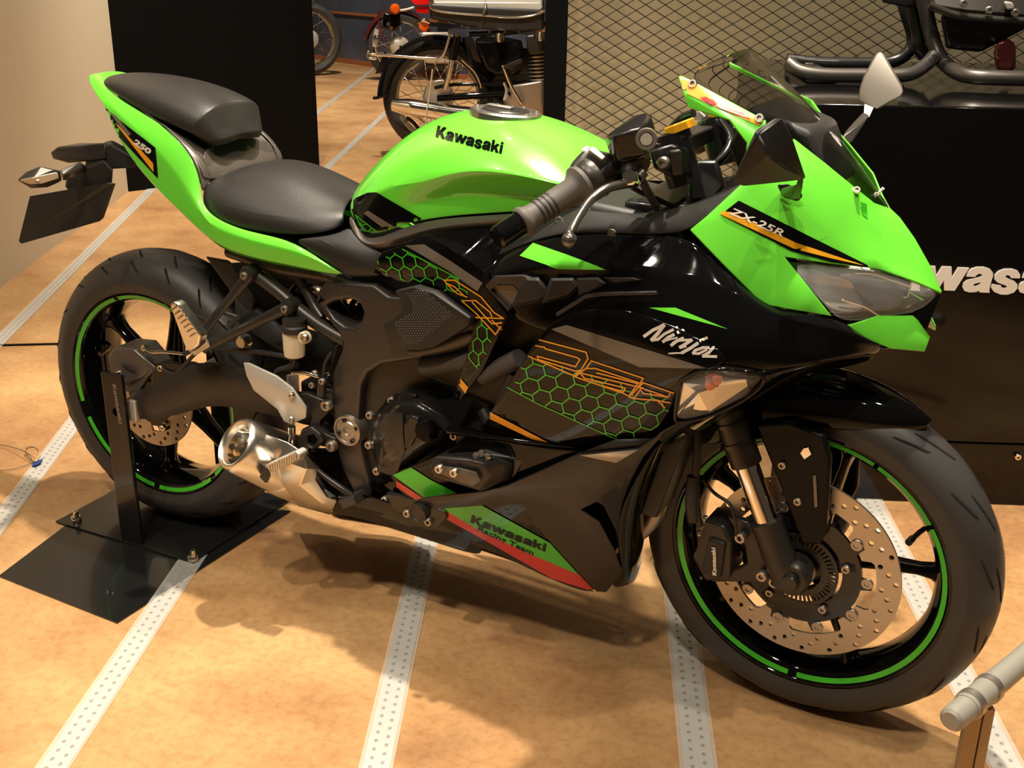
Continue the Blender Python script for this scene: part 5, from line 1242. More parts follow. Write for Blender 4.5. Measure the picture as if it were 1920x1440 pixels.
# ---- exhaust: short silencer low on the right
def ring_pts(c, ru, rv, du, dv, n=24): return [c+du*ru*math.cos(2*PI*k/n)+dv*rv*math.sin(2*PI*k/n) for k in range(n)]
ea, eb, ec = W((441, 832, .235)), W((528, 868, .150)), W((610, 930, .120))
dd = (eb-ea).normalized(); du = dd.cross(V((0, 0, 1))).normalized(); dv = du.cross(dd)
rw_ = []
for p, r1, r2 in ((ea+dd*.012, .034, .036), (ea, .036, .039), (ea-dd*.004, .041, .044), (ea, .046, .050), (ea+dd*.010, .049, .053), (ea+dd*.05, .051, .055), (eb, .054, .059)):
    rw_.append(ring_pts(p, r1, r2, du, dv))
ex = loft('silencer', rw_, 'alu', bike, sub=1, close=True, crease=(((2,), .3),), smooth=60)
loft('silencer_mouth', [ring_pts(ea+dd*.012, .034, .036, du, dv), ring_pts(ea+dd*.03, .031, .033, du, dv), ring_pts(ea+dd*.034, .022, .024, du, dv), ring_pts(ea+dd*.08, .020, .022, du, dv)], 'chrome', ex, close=True, sub=1, smooth=60)
loft('silencer_band', [ring_pts(eb-dd*.008, .051, .059, du, dv), ring_pts(eb+dd*.0, .054, .062, du, dv), ring_pts(eb+dd*.05, .056, .063, du, dv), ring_pts(eb+dd*.058, .05, .058, du, dv)], 'alu', ex, close=True, sub=1, smooth=60)
bl = faces('silencer_shield', dict(a=(498, 815, .205), b=(540, 830, .205), c=(570, 850, .20), d=(596, 880, .185), e=(592, 900, .18), f=(616, 932, .16), g=(632, 938, .150), h=(620, 966, .135), i=(560, 950, .150), j=(505, 900, .175), k=(496, 880, .190), l=(575, 880, .205), m=(562, 910, .200), n=(604, 945, .165), o=(520, 860, .215), p=(528, 905, .195), q=(612, 932, .165)),
 ['a b o k', 'b c l o', 'c d l', 'd e m l', 'o l m p', 'k o p j', 'e f q m', 'm q n', 'm n i p', 'j p i', 'f g q', 'q g h n', 'n h i'], 'alu', bike, thick=.004, bevel=.0012, smooth=22)
hull('collector_box', [W(p) for p in ((500, 840, .15), (590, 880, .15), (625, 940, .12), (615, 962, .11), (550, 945, .12), (500, 895, .15), (520, 840, .0), (600, 880, -.05), (620, 960, .0), (520, 930, .0))], 'alud', bike, .01)
# ---- frame slider (crash block)
sl_ = hull('frame_slider', [W(p) for p in ((805, 877, .245), (815, 856, .242), (880, 862, .240), (905, 868, .236), (918, 895, .232), (900, 918, .232), (870, 910, .238), (812, 893, .246), (828, 850, .19), (905, 845, .19), (965, 868, .19), (962, 895, .19), (905, 922, .19), (850, 905, .19))], 'satin', bike, .004)
faces('slider_face', dict(a=(818, 874, .2505), b=(860, 878, .249), c=(893, 886, .2445), d=(901, 902, .242), e=(888, 911, .2425), f=(862, 904, .246), g=(822, 888, .2505)), ['a b c d e f g'], 'greyp', sl_, thick=.002, bevel=.0005)
for p in ((824, 879, .2525), (852, 886, .2515)): bolt(sl_, p, .0075, (0, -1, 0), 'alu')
hull('slider_arm', [W(p) for p in ((890, 850, .20), (912, 838, .185), (985, 862, .185), (965, 900, .185), (910, 912, .19), (900, 842, .17), (950, 850, .17))], 'plastic', sl_, .003)
for p in ((893, 855, .222), (903, 850, .215), (915, 856, .215)): bolt(sl_, p, .006, (0, -.4, 1), 'alu')
box('slider_gap', (-.05, 0, -.012), (.055, .03, .012), 'bprint', bike, .002, frame_at((905, 838, .188), (0, -1, 0)) @ Matrix.Rotation(.12, 4, 'Y'))
# ---- handlebars, controls, fork tops
hb = empty_part('handlebar', Matrix.Translation(W((1180, 330, .16))))
g0, g1 = W((943, 440, .345)), W((1180, 290, .175))
gd = (g1-g0).normalized(); gm = lambda t: g0+gd*t
LG = (g1-g0).length
def bar_lathe(nm, prof, mt, par, seg=32):
    u_ = gd.orthogonal().normalized(); v_ = gd.cross(u_); mm = Matrix((u_, gd, v_)).transposed().to_4x4(); mm.translation = g0
    return lathe(nm, prof, mt, par, mm, seg, smooth=40)
bar_lathe('handlebar_tube', [(0, .01), (.011, .01), (.011, LG+.03), (0, LG+.03)], 'satin', hb)
bar_lathe('bar_end_weight', [(0, -.012), (.013, -.012), (.0165, -.008), (.0165, .028), (.012, .028)], 'black', hb)
L1 = (W((1082, 352, .24))-g0).length
grip = bar_lathe('grip', [(.012, .030), (.019, .030), (.0215, .033), (.0215, .038), (.0185, .042), (.0170, .05), (.0175, L1-.05), (.018, L1-.045), (.0185, L1-.012), (.024, L1-.005), (.029, L1), (.029, L1+.006), (.012, L1+.006)], 'grip', hb, 40)
for k in range(4): bar_lathe('grip_ring', [(.0178, .058+k*(L1-.11)/3), (.0183, .059+k*(L1-.11)/3), (.0183, .0605+k*(L1-.11)/3), (.0178, .0615+k*(L1-.11)/3)], 'hose', grip)
sp = W((1120, 318, .215)); 
bar_lathe('throttle_housing', [(.012, L1+.004), (.027, L1+.006), (.030, L1+.010), (.031, L1+.020), (.030, L1+.026), (.02, L1+.028)], 'satin', hb)
sw = hull('switch_housing', [W(p) for p in ((1062, 322, .245), (1072, 305, .245), (1100, 276, .225), (1150, 288, .200), (1162, 300, .195), (1155, 340, .20), (1140, 368, .21), (1110, 380, .235), (1075, 345, .255), (1085, 290, .19), (1140, 290, .17), (1150, 350, .17), (1100, 365, .19), (1080, 330, .26))], 'satin', hb, .006)
hull('starter_switch', [W(p) for p in ((1102, 285, .232), (1116, 276, .225), (1137, 294, .222), (1126, 303, .230), (1104, 280, .235), (1110, 273, .228), (1130, 300, .235))], 'white', sw, .002)
hull('starter_switch_base', [W(p) for p in ((1087, 280, .225), (1100, 272, .22), (1110, 276, .22), (1098, 288, .228), (1092, 284, .232))], 'white', sw, .002)
rv = hull('front_brake_reservoir', [W(p) for p in ((1134, 262, .225), (1140, 252, .225), (1212, 210, .175), (1222, 218, .185), (1236, 262, .185), (1215, 288, .195), (1165, 305, .215), (1145, 292, .225), (1200, 240, .235), (1150, 255, .245), (1155, 300, .235), (1210, 290, .225), (1170, 235, .155), (1190, 215, .15), (1140, 265, .20))], 'plastic', hb, .005)
lathe('sight_glass', [(0, -.001), (.0095, -.001), (.010, -.004), (.014, -.004), (.015, .0), (.015, .008), (0, .008)], 'steel', rv, frame_at((1212, 261, .233), (.35, -1, .1)), 28)
lathe('sight_glass_pane', [(0, -.003), (.008, -.003), (.008, .001), (0, .001)], 'alud', rv, frame_at((1212, 261, .2335), (.35, -1, .1)), 24)
hull('lever_perch', [W(p) for p in ((1162, 306, .225), (1215, 292, .21), (1222, 305, .205), (1200, 345, .205), (1170, 345, .22), (1165, 330, .225), (1175, 320, .17), (1215, 310, .165), (1195, 345, .17))], 'satin', hb, .004)
lathe('lever_pivot', [(0, -.006), (.010, -.006), (.012, -.003), (.012, .01), (0, .01)], 'chrome', hb, frame_at((1183, 334, .235), (-.1, -1, .5)), 20)
bm = bmesh.new(); path = spline([(1208, 322, .215), (1192, 340, .225), (1165, 346, .245), (1135, 355, .27), (1108, 375, .295), (1088, 402, .325), (1072, 430, .35), (1067, 442, .358)], 6)
add_tube(bm, path, lambda t: .0072-.0018*t, 12); lv = obj('brake_lever', bm, 'alud', hb, 60)
M['leverdark'] = mat('dark_anodised', (.16, .145, .13, 1), .22, .8)
lv.data.materials[0] = M['leverdark']
lathe('lever_ball', [(.0001, -.0105), (.0055, -.009), (.009, -.0055), (.0105, 0), (.009, .0055), (.0055, .009), (.0001, .0105)], 'leverdark', lv, Matrix.Translation(W((1067, 450, .36))), 20)
# left side mirrored bar with clutch lever
for ch in [o for o in COL.objects if o.parent == hb and 'reservoir' not in o.name and 'sight' not in o.name]: mir(ch)
tc_ = hull('top_clamp', [W(p) for p in ((1180, 300, .115), (1215, 268, .13), (1260, 268, .12), (1262, 300, .11), (1215, 300, .12))]+[V((W(p).x, -W(p).y, W(p).z)) for p in ((1180, 300, .115), (1215, 268, .13), (1260, 268, .12), (1262, 300, .11))], 'satin', bike, .004)
for s in (1, -1):
    def HS_(p): q = W(p); return V((q.x, q.y*s, q.z))
    bm = bmesh.new(); add_tube(bm, [HS_((1285, 345, .1)), HS_((1262, 265, .1)), HS_((1258, 250, .1))], .026, 20); ft = obj('fork_top', bm, 'plastic', bike)
    lathe('fork_cap', [(0, -.012), (.018, -.012), (.021, -.008), (.021, .004), (0, .004)], 'satin', ft, frame_at(HS_((1270, 258, .1)), axis, (1, 0, 0)), 28)
    lathe('preload_cap', [(0, -.008), (.0225, -.008), (.024, -.006), (.024, .004), (0, .004)], 'gold', ft, frame_at(HS_((1276, 240, .1)), axis, (1, 0, 0)), 8, smooth=20)
    hull('clip_on_clamp', [HS_(p) for p in ((1215, 280, .15), (1260, 268, .14), (1290, 275, .12), (1300, 330, .12), (1262, 335, .145), (1225, 318, .16), (1240, 300, .09), (1290, 300, .08))], 'plastic', ft, .005)
    hull('clamp_ear', [HS_(p) for p in ((1228, 300, .165), (1248, 298, .165), (1252, 312, .165), (1232, 314, .165), (1232, 300, .14), (1250, 312, .14))], 'satin', ft, .004)
    bolt(ft, HS_((1244, 305, .169)), .0085, (0, -s, 0), 'steel')
    hull('clamp_post', [HS_(p) for p in ((1252, 282, .16), (1278, 278, .155), (1282, 330, .15), (1262, 332, .155), (1262, 285, .12), (1280, 328, .12))], 'satin', ft, .004)
fr2 = hull('instrument_housing', [V((x, s*y, z)) for s in (1, -1) for x, y, z in ((1.20, .07, .93), (1.23, .08, .99), (1.32, .08, .96), (1.36, .08, .88), (1.24, .08, .86))], 'matte', bike, .008)
# cowl stay hoop seen behind the fork top
tube('wiring_loop', [(1300, 212, -.06), (1275, 225, -.07), (1255, 262, -.06), (1300, 330, -.02), (1350, 300, -.02), (1370, 262, -.05), (1350, 225, -.06)], .007, 'plastic', bike, 10)
hull('ignition_block', [W(p) for p in ((1290, 300, .06), (1345, 300, .05), (1360, 350, .06), (1340, 375, .07), (1290, 380, .08), (1290, 300, -.05), (1350, 310, -.05), (1340, 370, -.05))], 'plastic', bike, .006)
tube('throttle_cable', [(1175, 345, .19), (1200, 360, .17), (1230, 372, .14), (1262, 385, .11), (1285, 372, .10)], .0035, 'hose', bike)
tube('front_brake_hose', [(1205, 340, .18), (1215, 360, .17), (1232, 390, .15)], .006, 'hose', bike)
hull('steering_head', [V((x, s*y, z)) for s in (1, -1) for x, y, z in ((1.06, .10, .70), (1.20, .10, .70), (1.16, .09, .84), (1.05, .09, .84))], 'plastic', bike, .01)
# inner dark dash trough under the bars
loft('cockpit_inner', [[(1120, 395, .140), (1150, 405, .10), (1160, 400, .05), (1165, 395, 0)], [(1200, 402, .145), (1220, 410, .10), (1230, 405, .05), (1235, 400, 0)], [(1295, 385, .15), (1310, 400, .10), (1320, 400, .05), (1330, 395, 0)], [(1375, 345, .155), (1385, 365, .10), (1395, 370, .05), (1400, 370, 0)]], 'matte', bike, mirror=True, thick=.003, sub=1)
# ---- mirrors
def mirror_set(s):
    def H_(p): q = W(p); return V((q.x, q.y*s, q.z))
    mr = hull('mirror', [H_(p) for p in ((1373, 337, .400), (1378, 345, .400), (1393, 350, .385), (1415, 247, .400), (1422, 240, .395), (1453, 220, .370), (1467, 220, .360), (1487, 257, .335), (1512, 331, .285), (1508, 337, .285), (1493, 337, .290), (1421, 252, .415), (1440, 290, .400), (1475, 315, .345), (1500, 332, .30))], 'matte', bike, .006)
    st = hull('mirror_stem', [H_(p) for p in ((1496, 334, .295), (1508, 338, .285), (1505, 352, .270), (1490, 352, .275), (1500, 330, .28))], 'plastic', mr, .003)
    hull('mirror_arm', [H_(p) for p in ((1492, 345, .275), (1506, 348, .268), (1500, 372, .175), (1480, 375, .170), (1465, 352, .175), (1462, 365, .165), (1488, 352, .262))], 'satin', mr, .004)
    hull('mirror_base', [H_(p) for p in ((1455, 345, .175), (1475, 343, .168), (1500, 352, .155), (1508, 370, .150), (1498, 380, .152), (1470, 372, .162), (1462, 360, .15))], 'plastic', mr, .003)
    return mr
mirror_set(1)
mf = hull('mirror', [W(p) for p in ((1650, 93, -.40), (1660, 100, -.39), (1693, 158, -.33), (1697, 173, -.32), (1690, 182, -.31), (1647, 207, -.30), (1607, 187, -.33), (1610, 165, -.34), (1617, 143, -.355), (1640, 100, -.39), (1640, 160, -.395), (1628, 195, -.34), (1655, 150, -.40))], 'greyp', bike, .005)
hull('mirror_stem', [W(p) for p in ((1620, 192, -.32), (1640, 200, -.30), (1630, 222, -.27), (1618, 215, -.28))], 'alud', mf, .003)
hull('mirror_arm', [W(p) for p in ((1617, 208, -.29), (1632, 215, -.27), (1600, 268, -.18), (1588, 274, -.17), (1578, 252, -.175), (1582, 262, -.19))], 'satin', mf, .004)
hull('mirror_base', [W(p) for p in ((1576, 250, -.175), (1592, 276, -.165), (1570, 285, -.15), (1560, 262, -.15))], 'plastic', mf, .003)
# ---- bolts along the cockpit edge
for p, m_ in (((1147, 437, .186), 'alu'), ((1048, 413, .15), 'alu')): bolt(bike, p, .006, (0, -1, .3), m_)
# ================================================================== REAR STAND
st = tag(empty('wheel_stand', (0, -.1, 0)), 'black steel wheel stand with a flat base plate holding the rear tyre', 'stand')
P0, P1, P2, P3 = G(0, 1085), G(220, 1170), G(540, 962), G(205, 925)
P0 = P0+(P0-P3)*.0
c = [G(-2, 1082), G(220, 1170), G(545, 960), G(209, 922)]
bm = bmesh.new(); a = [bm.verts.new(p+V((0, 0, .003))) for p in c]; b = [bm.verts.new(V((p.x, p.y, 0))) for p in c]
bm.faces.new(a); bm.faces.new(b[::-1])
for i in range(4): bm.faces.new((a[i], b[i], b[(i+1) % 4], a[(i+1) % 4]))
fin(bm); o = obj('floor_plate', bm, 'steelplate', st, 0)
q = [G(105, 982), G(362, 1060), G(545, 940), G(300, 872)]
q[3] = q[0]+(q[2]-q[1])
bm = bmesh.new(); a = [bm.verts.new(p+V((0, 0, .0065))) for p in q]; b = [bm.verts.new(p+V((0, 0, .0031))) for p in q]
bm.faces.new(a); bm.faces.new(b[::-1])
for i in range(4): bm.faces.new((a[i], b[i], b[(i+1) % 4], a[(i+1) % 4]))
fin(bm); o = obj('upper_plate', bm, 'steelplate', st, 0)
for p in ((143, 968), (362, 1042)):
    bolt(st, G(p[0], p[1]+4, .011), .011, (0, 0, 1), 'chrome', 'nut', .009); bolt(st, G(p[0], p[1], .018), .006, (0, 0, 1), 'chrome', 'stud', .02)
for s, yy_ in ((1, -.150), (-1, .165)):
    bm = bmesh.new(); xa = W((212, 700, .15)).x; wd2 = .0
    tl, tr = W((188, 697, .150)), W((226, 705, .150)); bl_, br_ = W((212, 1010, .150)), W((256, 1018, .150))
    y0, y1 = (yy_, yy_+.010*s)
    zb = .0066
    pr = [(tl.x, tl.z), (tr.x, tr.z), (tr.x+.002, zb), (tl.x-.0, zb)]
    A = [bm.verts.new((x, y0, z)) for x, z in pr]; B = [bm.verts.new((x, y1, z)) for x, z in pr]
    bm.faces.new(A); bm.faces.new(B[::-1])
    for i in range(4): bm.faces.new((A[i], A[(i+1) % 4], B[(i+1) % 4], B[i]))
    fin(bm); o = obj('upright', bm, 'steelplate', st, 0); mods(o, 0, .002); bake(o)
    if s > 0:
        text3d('upright_lettering', 'Kawasaki', V((tl.x+.030, y0-.0002, .365)), V((.06, 0, -1)), V((1, 0, .06)), .010, 'greyd', o, .0006, .02, width=.085)
        box('upright_label', (tl.x+.014, y0-.0012, .27), (tl.x+.034, y0, .372), 'matte', o, .0004) if False else None
    if s < 0:
        hull('upright_foot', [V((x, yy_-.01+dy, z)) for x, z in ((tl.x-.02, zb), (tr.x+.03, zb), (tr.x, .05), (tl.x, .05)) for dy in (0, .012)], 'steelplate', st, .001)
    box('cradle_arm', (tl.x+.005, min(y0, y1)+.0, .295), (tr.x-.005, max(y0, y1)+.0, .315), 'steelplate', st, .002) if False else None
bm = bmesh.new(); add_tube(bm, [V((.0, -.150, .304)), V((.0, -.120, .304))], .009, 12); obj('cradle_pin', bm, 'steelplate', st)
# ---- barrier wire with ring knotted at the strip, grey rail of the barrier at the lower right
wr = tag(tube('barrier_wire', [G(-30, 828, .004), G(20, 838, .012), G(52, 850, .02), G(62, 868, .006)], .0011, 'wire', None, 6), 'thin steel wire running to the ring beside the rear tyre', 'wire')
wr2 = tag(tube('barrier_wire', [G(-30, 886, .003), G(30, 878, .004), G(64, 866, .006)], .0008, 'wire', None, 6), 'lower thin steel wire leaving the ring beside the rear tyre', 'wire')
rg = tag(tube('wire_ring', [G(48, 845, .012), G(58, 838, .022), G(70, 843, .026), G(74, 856, .014), G(66, 866, .006), G(54, 858, .006)], .0014, 'wire', None, 6, 6, True), 'small steel wire ring bound to the floor strip left of the rear tyre', 'ring')
kn = tag(hull('cable_knot', [G(60, 868, .002), G(72, 864, .002), G(82, 858, .003), G(78, 866, .012), G(66, 872, .012), G(58, 876, .003), G(70, 874, .001)], 'blue', None, .002), 'small blue tape knot where the wire ring meets the strip', 'tape')
rl = tag(empty('barrier_rail', G(1800, 1420)), 'grey tube barrier rail with two collars at the lower right corner', 'barrier')
ra, rb_ = G(1790, 1345, .25), G(1935, 1222, .25)
rdir = (rb_-ra).normalized()
bm = bmesh.new(); add_tube(bm, [ra-rdir*.012, ra-rdir*.008, ra, rb_+rdir*.5], lambda t: .012 if t < .1 else (.0165 if t < .4 else .0175), 20); obj('rail_tube', bm, 'railgrey', rl)
for t in (.038, .088):
    bm = bmesh.new(); add_tube(bm, [ra+rdir*t, ra+rdir*(t+.012)], .0205, 20); obj('rail_collar', bm, 'steel', rl)
bm = bmesh.new(); add_tube(bm, [ra+rdir*.030, ra+rdir*.100], .0185, 20); obj('rail_joint', bm, 'railgrey', rl)
M['post'] = mat('bronze_anodised_post', (.30, .215, .13, 1), .3, .5)
b0 = ra+rdir*.075
box('rail_post', (-.017, -.006, -b0.z), (.004, .006, -.02), 'post', rl, .001, Matrix.Translation(b0+RT*0) @ Matrix.Rotation(math.radians(26), 4, 'Z'))
box('rail_post', (.006, -.006, -b0.z), (.020, .006, -.02), 'post', rl, .001, Matrix.Translation(b0+RT*0) @ Matrix.Rotation(math.radians(26), 4, 'Z'))
# ================================================================== CLASSIC MOTORCYCLE BEYOND THE TANK
def back_frame(c0, hd):
    hd = V(hd).normalized(); nr = hd.cross(V((0, 0, 1)))  # towards the viewer
    def f(u, v, w=0.):
        d = FW+RT*((u-960)/FPX)+UP*((720-v)/FPX); o = c0+nr*w
        return CAM+d*((o-CAM).dot(nr)/d.dot(nr))
    return f, hd, nr
B0 = G(815, 296); BP, bh, bn = back_frame(B0, (.912, .41, 0))
cb = empty('classic_motorcycle', B0, 'black vintage motorcycle with chrome-edged dual seat and wire wheel behind the green tank', 'motorcycle')
WB = Matrix((bh, -bn, V((0, 0, 1)))).transposed().to_4x4(); WB.translation = BP(822, 184, 0)
RB = WB.translation.z
RB = min(RB, .33)
def sub_empty(name, par, at):
    o = bpy.data.objects.new(name, None); COL.objects.link(o); o.parent = par; M0 = Matrix.Translation(at); o.matrix_parent_inverse = WM[par.name].inverted(); o.matrix_basis = M0; WM[o.name] = M0; return o
def wire_wheel(par, mw, R, w=.05, name='rear_wheel', spokes=36):
    e = sub_empty(name, par, mw.translation)
    lathe('tyre', [(R-.085, -w*.75), (R-.05, -w), (R-.02, -w*.8), (R-.004, -w*.4), (R, 0), (R-.004, w*.4), (R-.02, w*.8), (R-.05, w), (R-.085, w*.75)], 'rubber', e, mw, 64)
    ri = R-.078
    lathe('rim', [(ri+.006, -.036), (ri-.004, -.040), (ri-.010, -.03), (ri-.020, -.018), (ri-.020, .018), (ri-.010, .03), (ri-.004, .040), (ri+.006, .036)], 'chrome', e, mw, 64, True)
    lathe('hub', [(.012, -.07), (.05, -.065), (.085, -.05), (.09, -.045), (.09, .045), (.05, .06), (.012, .07)], 'alud', e, mw, 32, True)
    for k in range(spokes):
        a = 2*PI*k/spokes; b = a+(.55 if k % 2 else -.55); s = -.04 if k % 4 < 2 else .04
        bm = bmesh.new(); add_tube(bm, [mw @ V((.085*math.cos(b), s, .085*math.sin(b))), mw @ V(((ri-.018)*math.cos(a), s*.2, (ri-.018)*math.sin(a)))], .0022, 5); obj('wheel_spoke', bm, 'chrome', e, 0)
    return e
wire_wheel(cb, WB, RB)
# front wheel standing hidden behind the black post
WF2 = WB.copy(); WF2.translation = WB.translation+bh*1.33; wire_wheel(cb, WF2, RB, .045, 'front_wheel', 0)
# rear mudguard as a shell round the wheel
rows = []
for i, t in enumerate(range(20, 196, 16)):
    a = math.radians(t); r = RB+.035
    rows.append([WB @ V((rr*math.cos(a), y, rr*math.sin(a))) for y, rr in ((-.088, r-.070), (-.084, r-.018), (-.045, r-.003), (0, r+.003), (.045, r-.003), (.084, r-.018), (.088, r-.070))])
loft('rear_mudguard', rows, 'black', cb, thick=.003, sub=1)
def bh_hull(name, pts, m, par, **k): return hull(name, [BP(*p) for p in pts], m, par, **k)
def bt(name, pts, r, m, par, **k): return tube(name, [BP(*p) for p in pts], r, m, par, **k)
seat2 = bh_hull('dual_seat', [(806, 8, .12), (812, 18, .12), (900, 30, .12), (1000, 30, .12), (1022, 20, .12), (1020, 60, .12), (950, 62, .12), (880, 52, .12), (808, 38, .12), (804, 10, .05)]+[(u, v-2, -.12) for u, v in ((806, -20), (900, -14), (1020, -20), (1020, 30), (806, 10))], 'seat', cb, bevel=.02)
bh_hull('seat_top', [(812, 4, .11), (818, 14, .112), (900, 26, .112), (990, 27, .112), (1018, 16, .11), (1015, 5, .10), (900, 4, .10)]+[(u, v, -.11) for u, v in ((812, -24), (900, -20), (1018, -26))], 'alud', seat2, bevel=.012)
bt('seat_trim', [(805, 4, .125), (812, 18, .125), (850, 25, .125), (905, 29, .125), (960, 33, .125), (1000, 29, .125), (1022, 20, .125)], .006, 'chrome', seat2)
bt('seat_strap', [(910, 4, .09), (910, 18, .122), (906, 30, .126)], .010, 'greyp', seat2)
for u, v in ((821, 39), (842, 42), (866, 48), (889, 56), (901, 51), (918, 60), (947, 60), (974, 60), (1001, 60)): bolt(seat2, BP(u, v, .124), .007, bn, 'chrome')
sh = sub_empty('shock_absorber', cb, BP(848, 100, .15))
bt('shock_cover', [(858, 66, .15), (852, 90, .15), (848, 112, .15)], .024, 'black', sh)
bt('shock_shaft', [(849, 108, .15), (842, 140, .15), (834, 168, .15)], .016, 'chrome', sh)
bt('grab_rail', [(845, 60, .17), (838, 85, .17), (830, 104, .17), (815, 110, .17), (740, 105, .17), (700, 102, .17), (690, 98, .17), (692, 108, .17), (706, 110, .17)], .0085, 'chrome', cb)
for u, v in ((844, 60), (857, 65)): bolt(sh, BP(u, v, .18), .014, bn, 'chrome')
bh_hull('tail_flap', [(722, 95, .03), (716, 112, .03), (703, 139, .03), (712, 137, .03), (736, 125, .03), (722, 95, -.03), (703, 139, -.03), (736, 125, -.03)], 'black', cb)
bt('fender_rail', [(866, 112, .13), (890, 135, .13), (900, 155, .13), (902, 165, .13)], .006, 'chrome', cb)
bh_hull('drum_brake', [(795, 165, .08), (808, 150, .08), (830, 147, .09), (848, 162, .09), (850, 185, .09), (830, 203, .09), (803, 200, .08), (790, 184, .08), (815, 175, .03)], 'steel', cb, bevel=.012)
bt('swingarm', [(820, 184, .13), (880, 180, .13), (960, 175, .12)], .020, 'black', cb)
bt('chain_case', [(815, 165, .12), (840, 160, .12), (880, 158, .12), (960, 160, .12)], .010, 'black', cb)
mf_ = bt('silencer', [(735, 195, .2), (760, 199, .2), (800, 205, .2), (860, 214, .2), (960, 222, .2)], lambda t: .030+.018*min(1, t*3), 'chrome', cb)
bt('silencer_lower', [(735, 203, .2), (780, 220, .19), (800, 232, .19), (860, 240, .19)], .014, 'chrome', cb)
bt('centre_stand', [(700, 182, .1), (704, 184, .1), (725, 178, .1)], .009, 'black', cb)
bt('stand_leg', [(762, 220, .15), (775, 230, .15), (790, 248, .15)], .011, 'black', cb)
bh_hull('side_cover', [(885, 75, .13), (910, 130, .13), (930, 142, .13), (965, 138, .13), (982, 110, .13), (985, 70, .13), (900, 66, .05), (980, 140, .05), (915, 140, .05)], 'black', cb, bevel=.02)
bh_hull('engine_case', [(955, 160, .14), (975, 178, .16), (1020, 150, .16), (1022, 215, .15), (960, 225, .14), (940, 190, .1), (960, 160, -.1), (1022, 160, -.1), (1000, 225, -.1)], 'steel', cb, bevel=.02)
bt('cylinder', [(1015, 150, .0), (1010, 90, .0)], .055, 'satin', cb, seg=18)
for k in range(8): bt('cylinder_fin', [(1015-k*.6, 148-k*7, .0), (1015-k*.6-.2, 145-k*7, .0)], .085, 'steel', cb, seg=18)
bh_hull('toolbox', [(868, 70, .11), (885, 68, .12), (905, 120, .12), (890, 118, .11), (868, 70, .0), (905, 120, .0)], 'black', cb, bevel=.01)
bh_hull('air_cleaner', [(985, 66, .12), (1020, 62, .12), (1022, 100, .12), (990, 104, .12), (985, 66, -.1), (1022, 100, -.1)], 'satin', cb, bevel=.015)
bt('kick_lever', [(943, 122, .2), (948, 135, .2), (958, 160, .2), (975, 190, .2), (978, 196, .18)], .010, 'chrome', cb)
bt('kick_pedal', [(946, 127, .2), (960, 120, .24), (978, 113, .28)], .012, 'hose', cb)
for u, v in ((938, 68), (1015, 66)): lathe('chrome_cap', [(0, -.02), (.024, -.018), (.030, 0), (.028, .03), (0, .03)], 'chrome', cb, frame_at(BP(u, v, .14), (0, 0, 1), (1, 0, 0)), 20)
bt('frame_tube', [(870, 70, .09), (900, 150, .1), (940, 190, .1)], .015, 'black', cb)
bt('frame_tube', [(880, 64, .09), (960, 60, .1), (1040, 40, .08)], .015, 'black', cb)
bt('foot_bracket', [(945, 155, .17), (950, 170, .17), (946, 188, .17), (952, 178, .17)], .009, 'alud', cb)
tl = bh_hull('tail_lamp', [(770, 0, .05), (775, 8, .06), (785, 10, .06), (805, 9, .06), (806, -6, .05), (770, -4, -.05), (785, 9, -.05), (805, 9, -.05)], 'redl', cb, bevel=.006)
bh_hull('tail_lamp_base', [(780, 12, .05), (804, 12, .05), (804, 26, .05), (781, 24, .05), (780, 12, -.04), (804, 26, -.04)], 'redl', tl)
bh_hull('indicator', [(784, 42, .16), (792, 38, .17), (804, 40, .17), (805, 52, .17), (798, 61, .17), (786, 57, .17), (785, 42, .12), (804, 42, .12), (800, 60, .12)], 'amber', cb, bevel=.008)
bt('indicator_bezel', [(784, 41, .15), (795, 38, .17), (805, 42, .16)], .012, 'chrome', cb)
_p = BP(799, 226, .45)
tag(tube('barrier_rope', [BP(811, 130, .45), BP(806, 175, .45), _p, V((_p.x, _p.y, .004))], .0045, 'wall', None, 8), 'thin white barrier rope hanging in front of the vintage motorcycle wheel', 'rope')
hull('frame_filling', [BP(u, v, w) for u, v, w in ((868, 100, .02), (890, 90, .02), (1020, 90, .02), (1020, 215, .02), (925, 215, .02), (905, 150, .02), (868, 100, -.06), (1020, 90, -.06), (1020, 215, -.06), (925, 215, -.06))], 'plastic', cb, .01)
# ---- second vintage machine further back: its rear end shows left of the seat
B1 = G(745, 138); B1 = G(750, 150); BP, bh, bn = back_frame(B1, (.75, .66, 0))
c2 = empty('classic_motorcycle', B1, 'dark red vintage motorcycle standing behind the black one, chrome guard and orange lamp showing', 'motorcycle')
W2 = Matrix((bh, -bn, V((0, 0, 1)))).transposed().to_4x4(); W2.translation = B1+V((0, 0, .31)); wire_wheel(c2, W2, .31, .045, 'rear_wheel', 24)
rows = []
for t in range(10, 190, 20):
    a = math.radians(t); r = .345
    rows.append([W2 @ V((rr*math.cos(a), y, rr*math.sin(a))) for y, rr in ((-.055, r-.025), (-.03, r), (.03, r), (.055, r-.025))])
M['maroon'] = mat('dark_red_paint', (.08, .008, .010, 1), .2, 0, 1)
loft('rear_mudguard', rows, 'maroon', c2, thick=.003, sub=1)
bt('fork_cover', [(708, 55, .1), (705, 66, .1), (703, 88, .1)], .026, 'alud', c2)
lathe('chrome_cap', [(0, -.03), (.022, -.028), (.034, -.01), (.036, .01), (0, .01)], 'chrome', c2, frame_at(BP(707, 71, .12), (0, 0, 1), (1, 0, 0)), 20)
bh_hull('battery_box', [(720, 24, .1), (750, 22, .1), (752, 50, .1), (735, 60, .1), (716, 50, .1), (720, 24, -.1), (750, 22, -.1), (735, 60, -.1)], 'black', c2, bevel=.02)
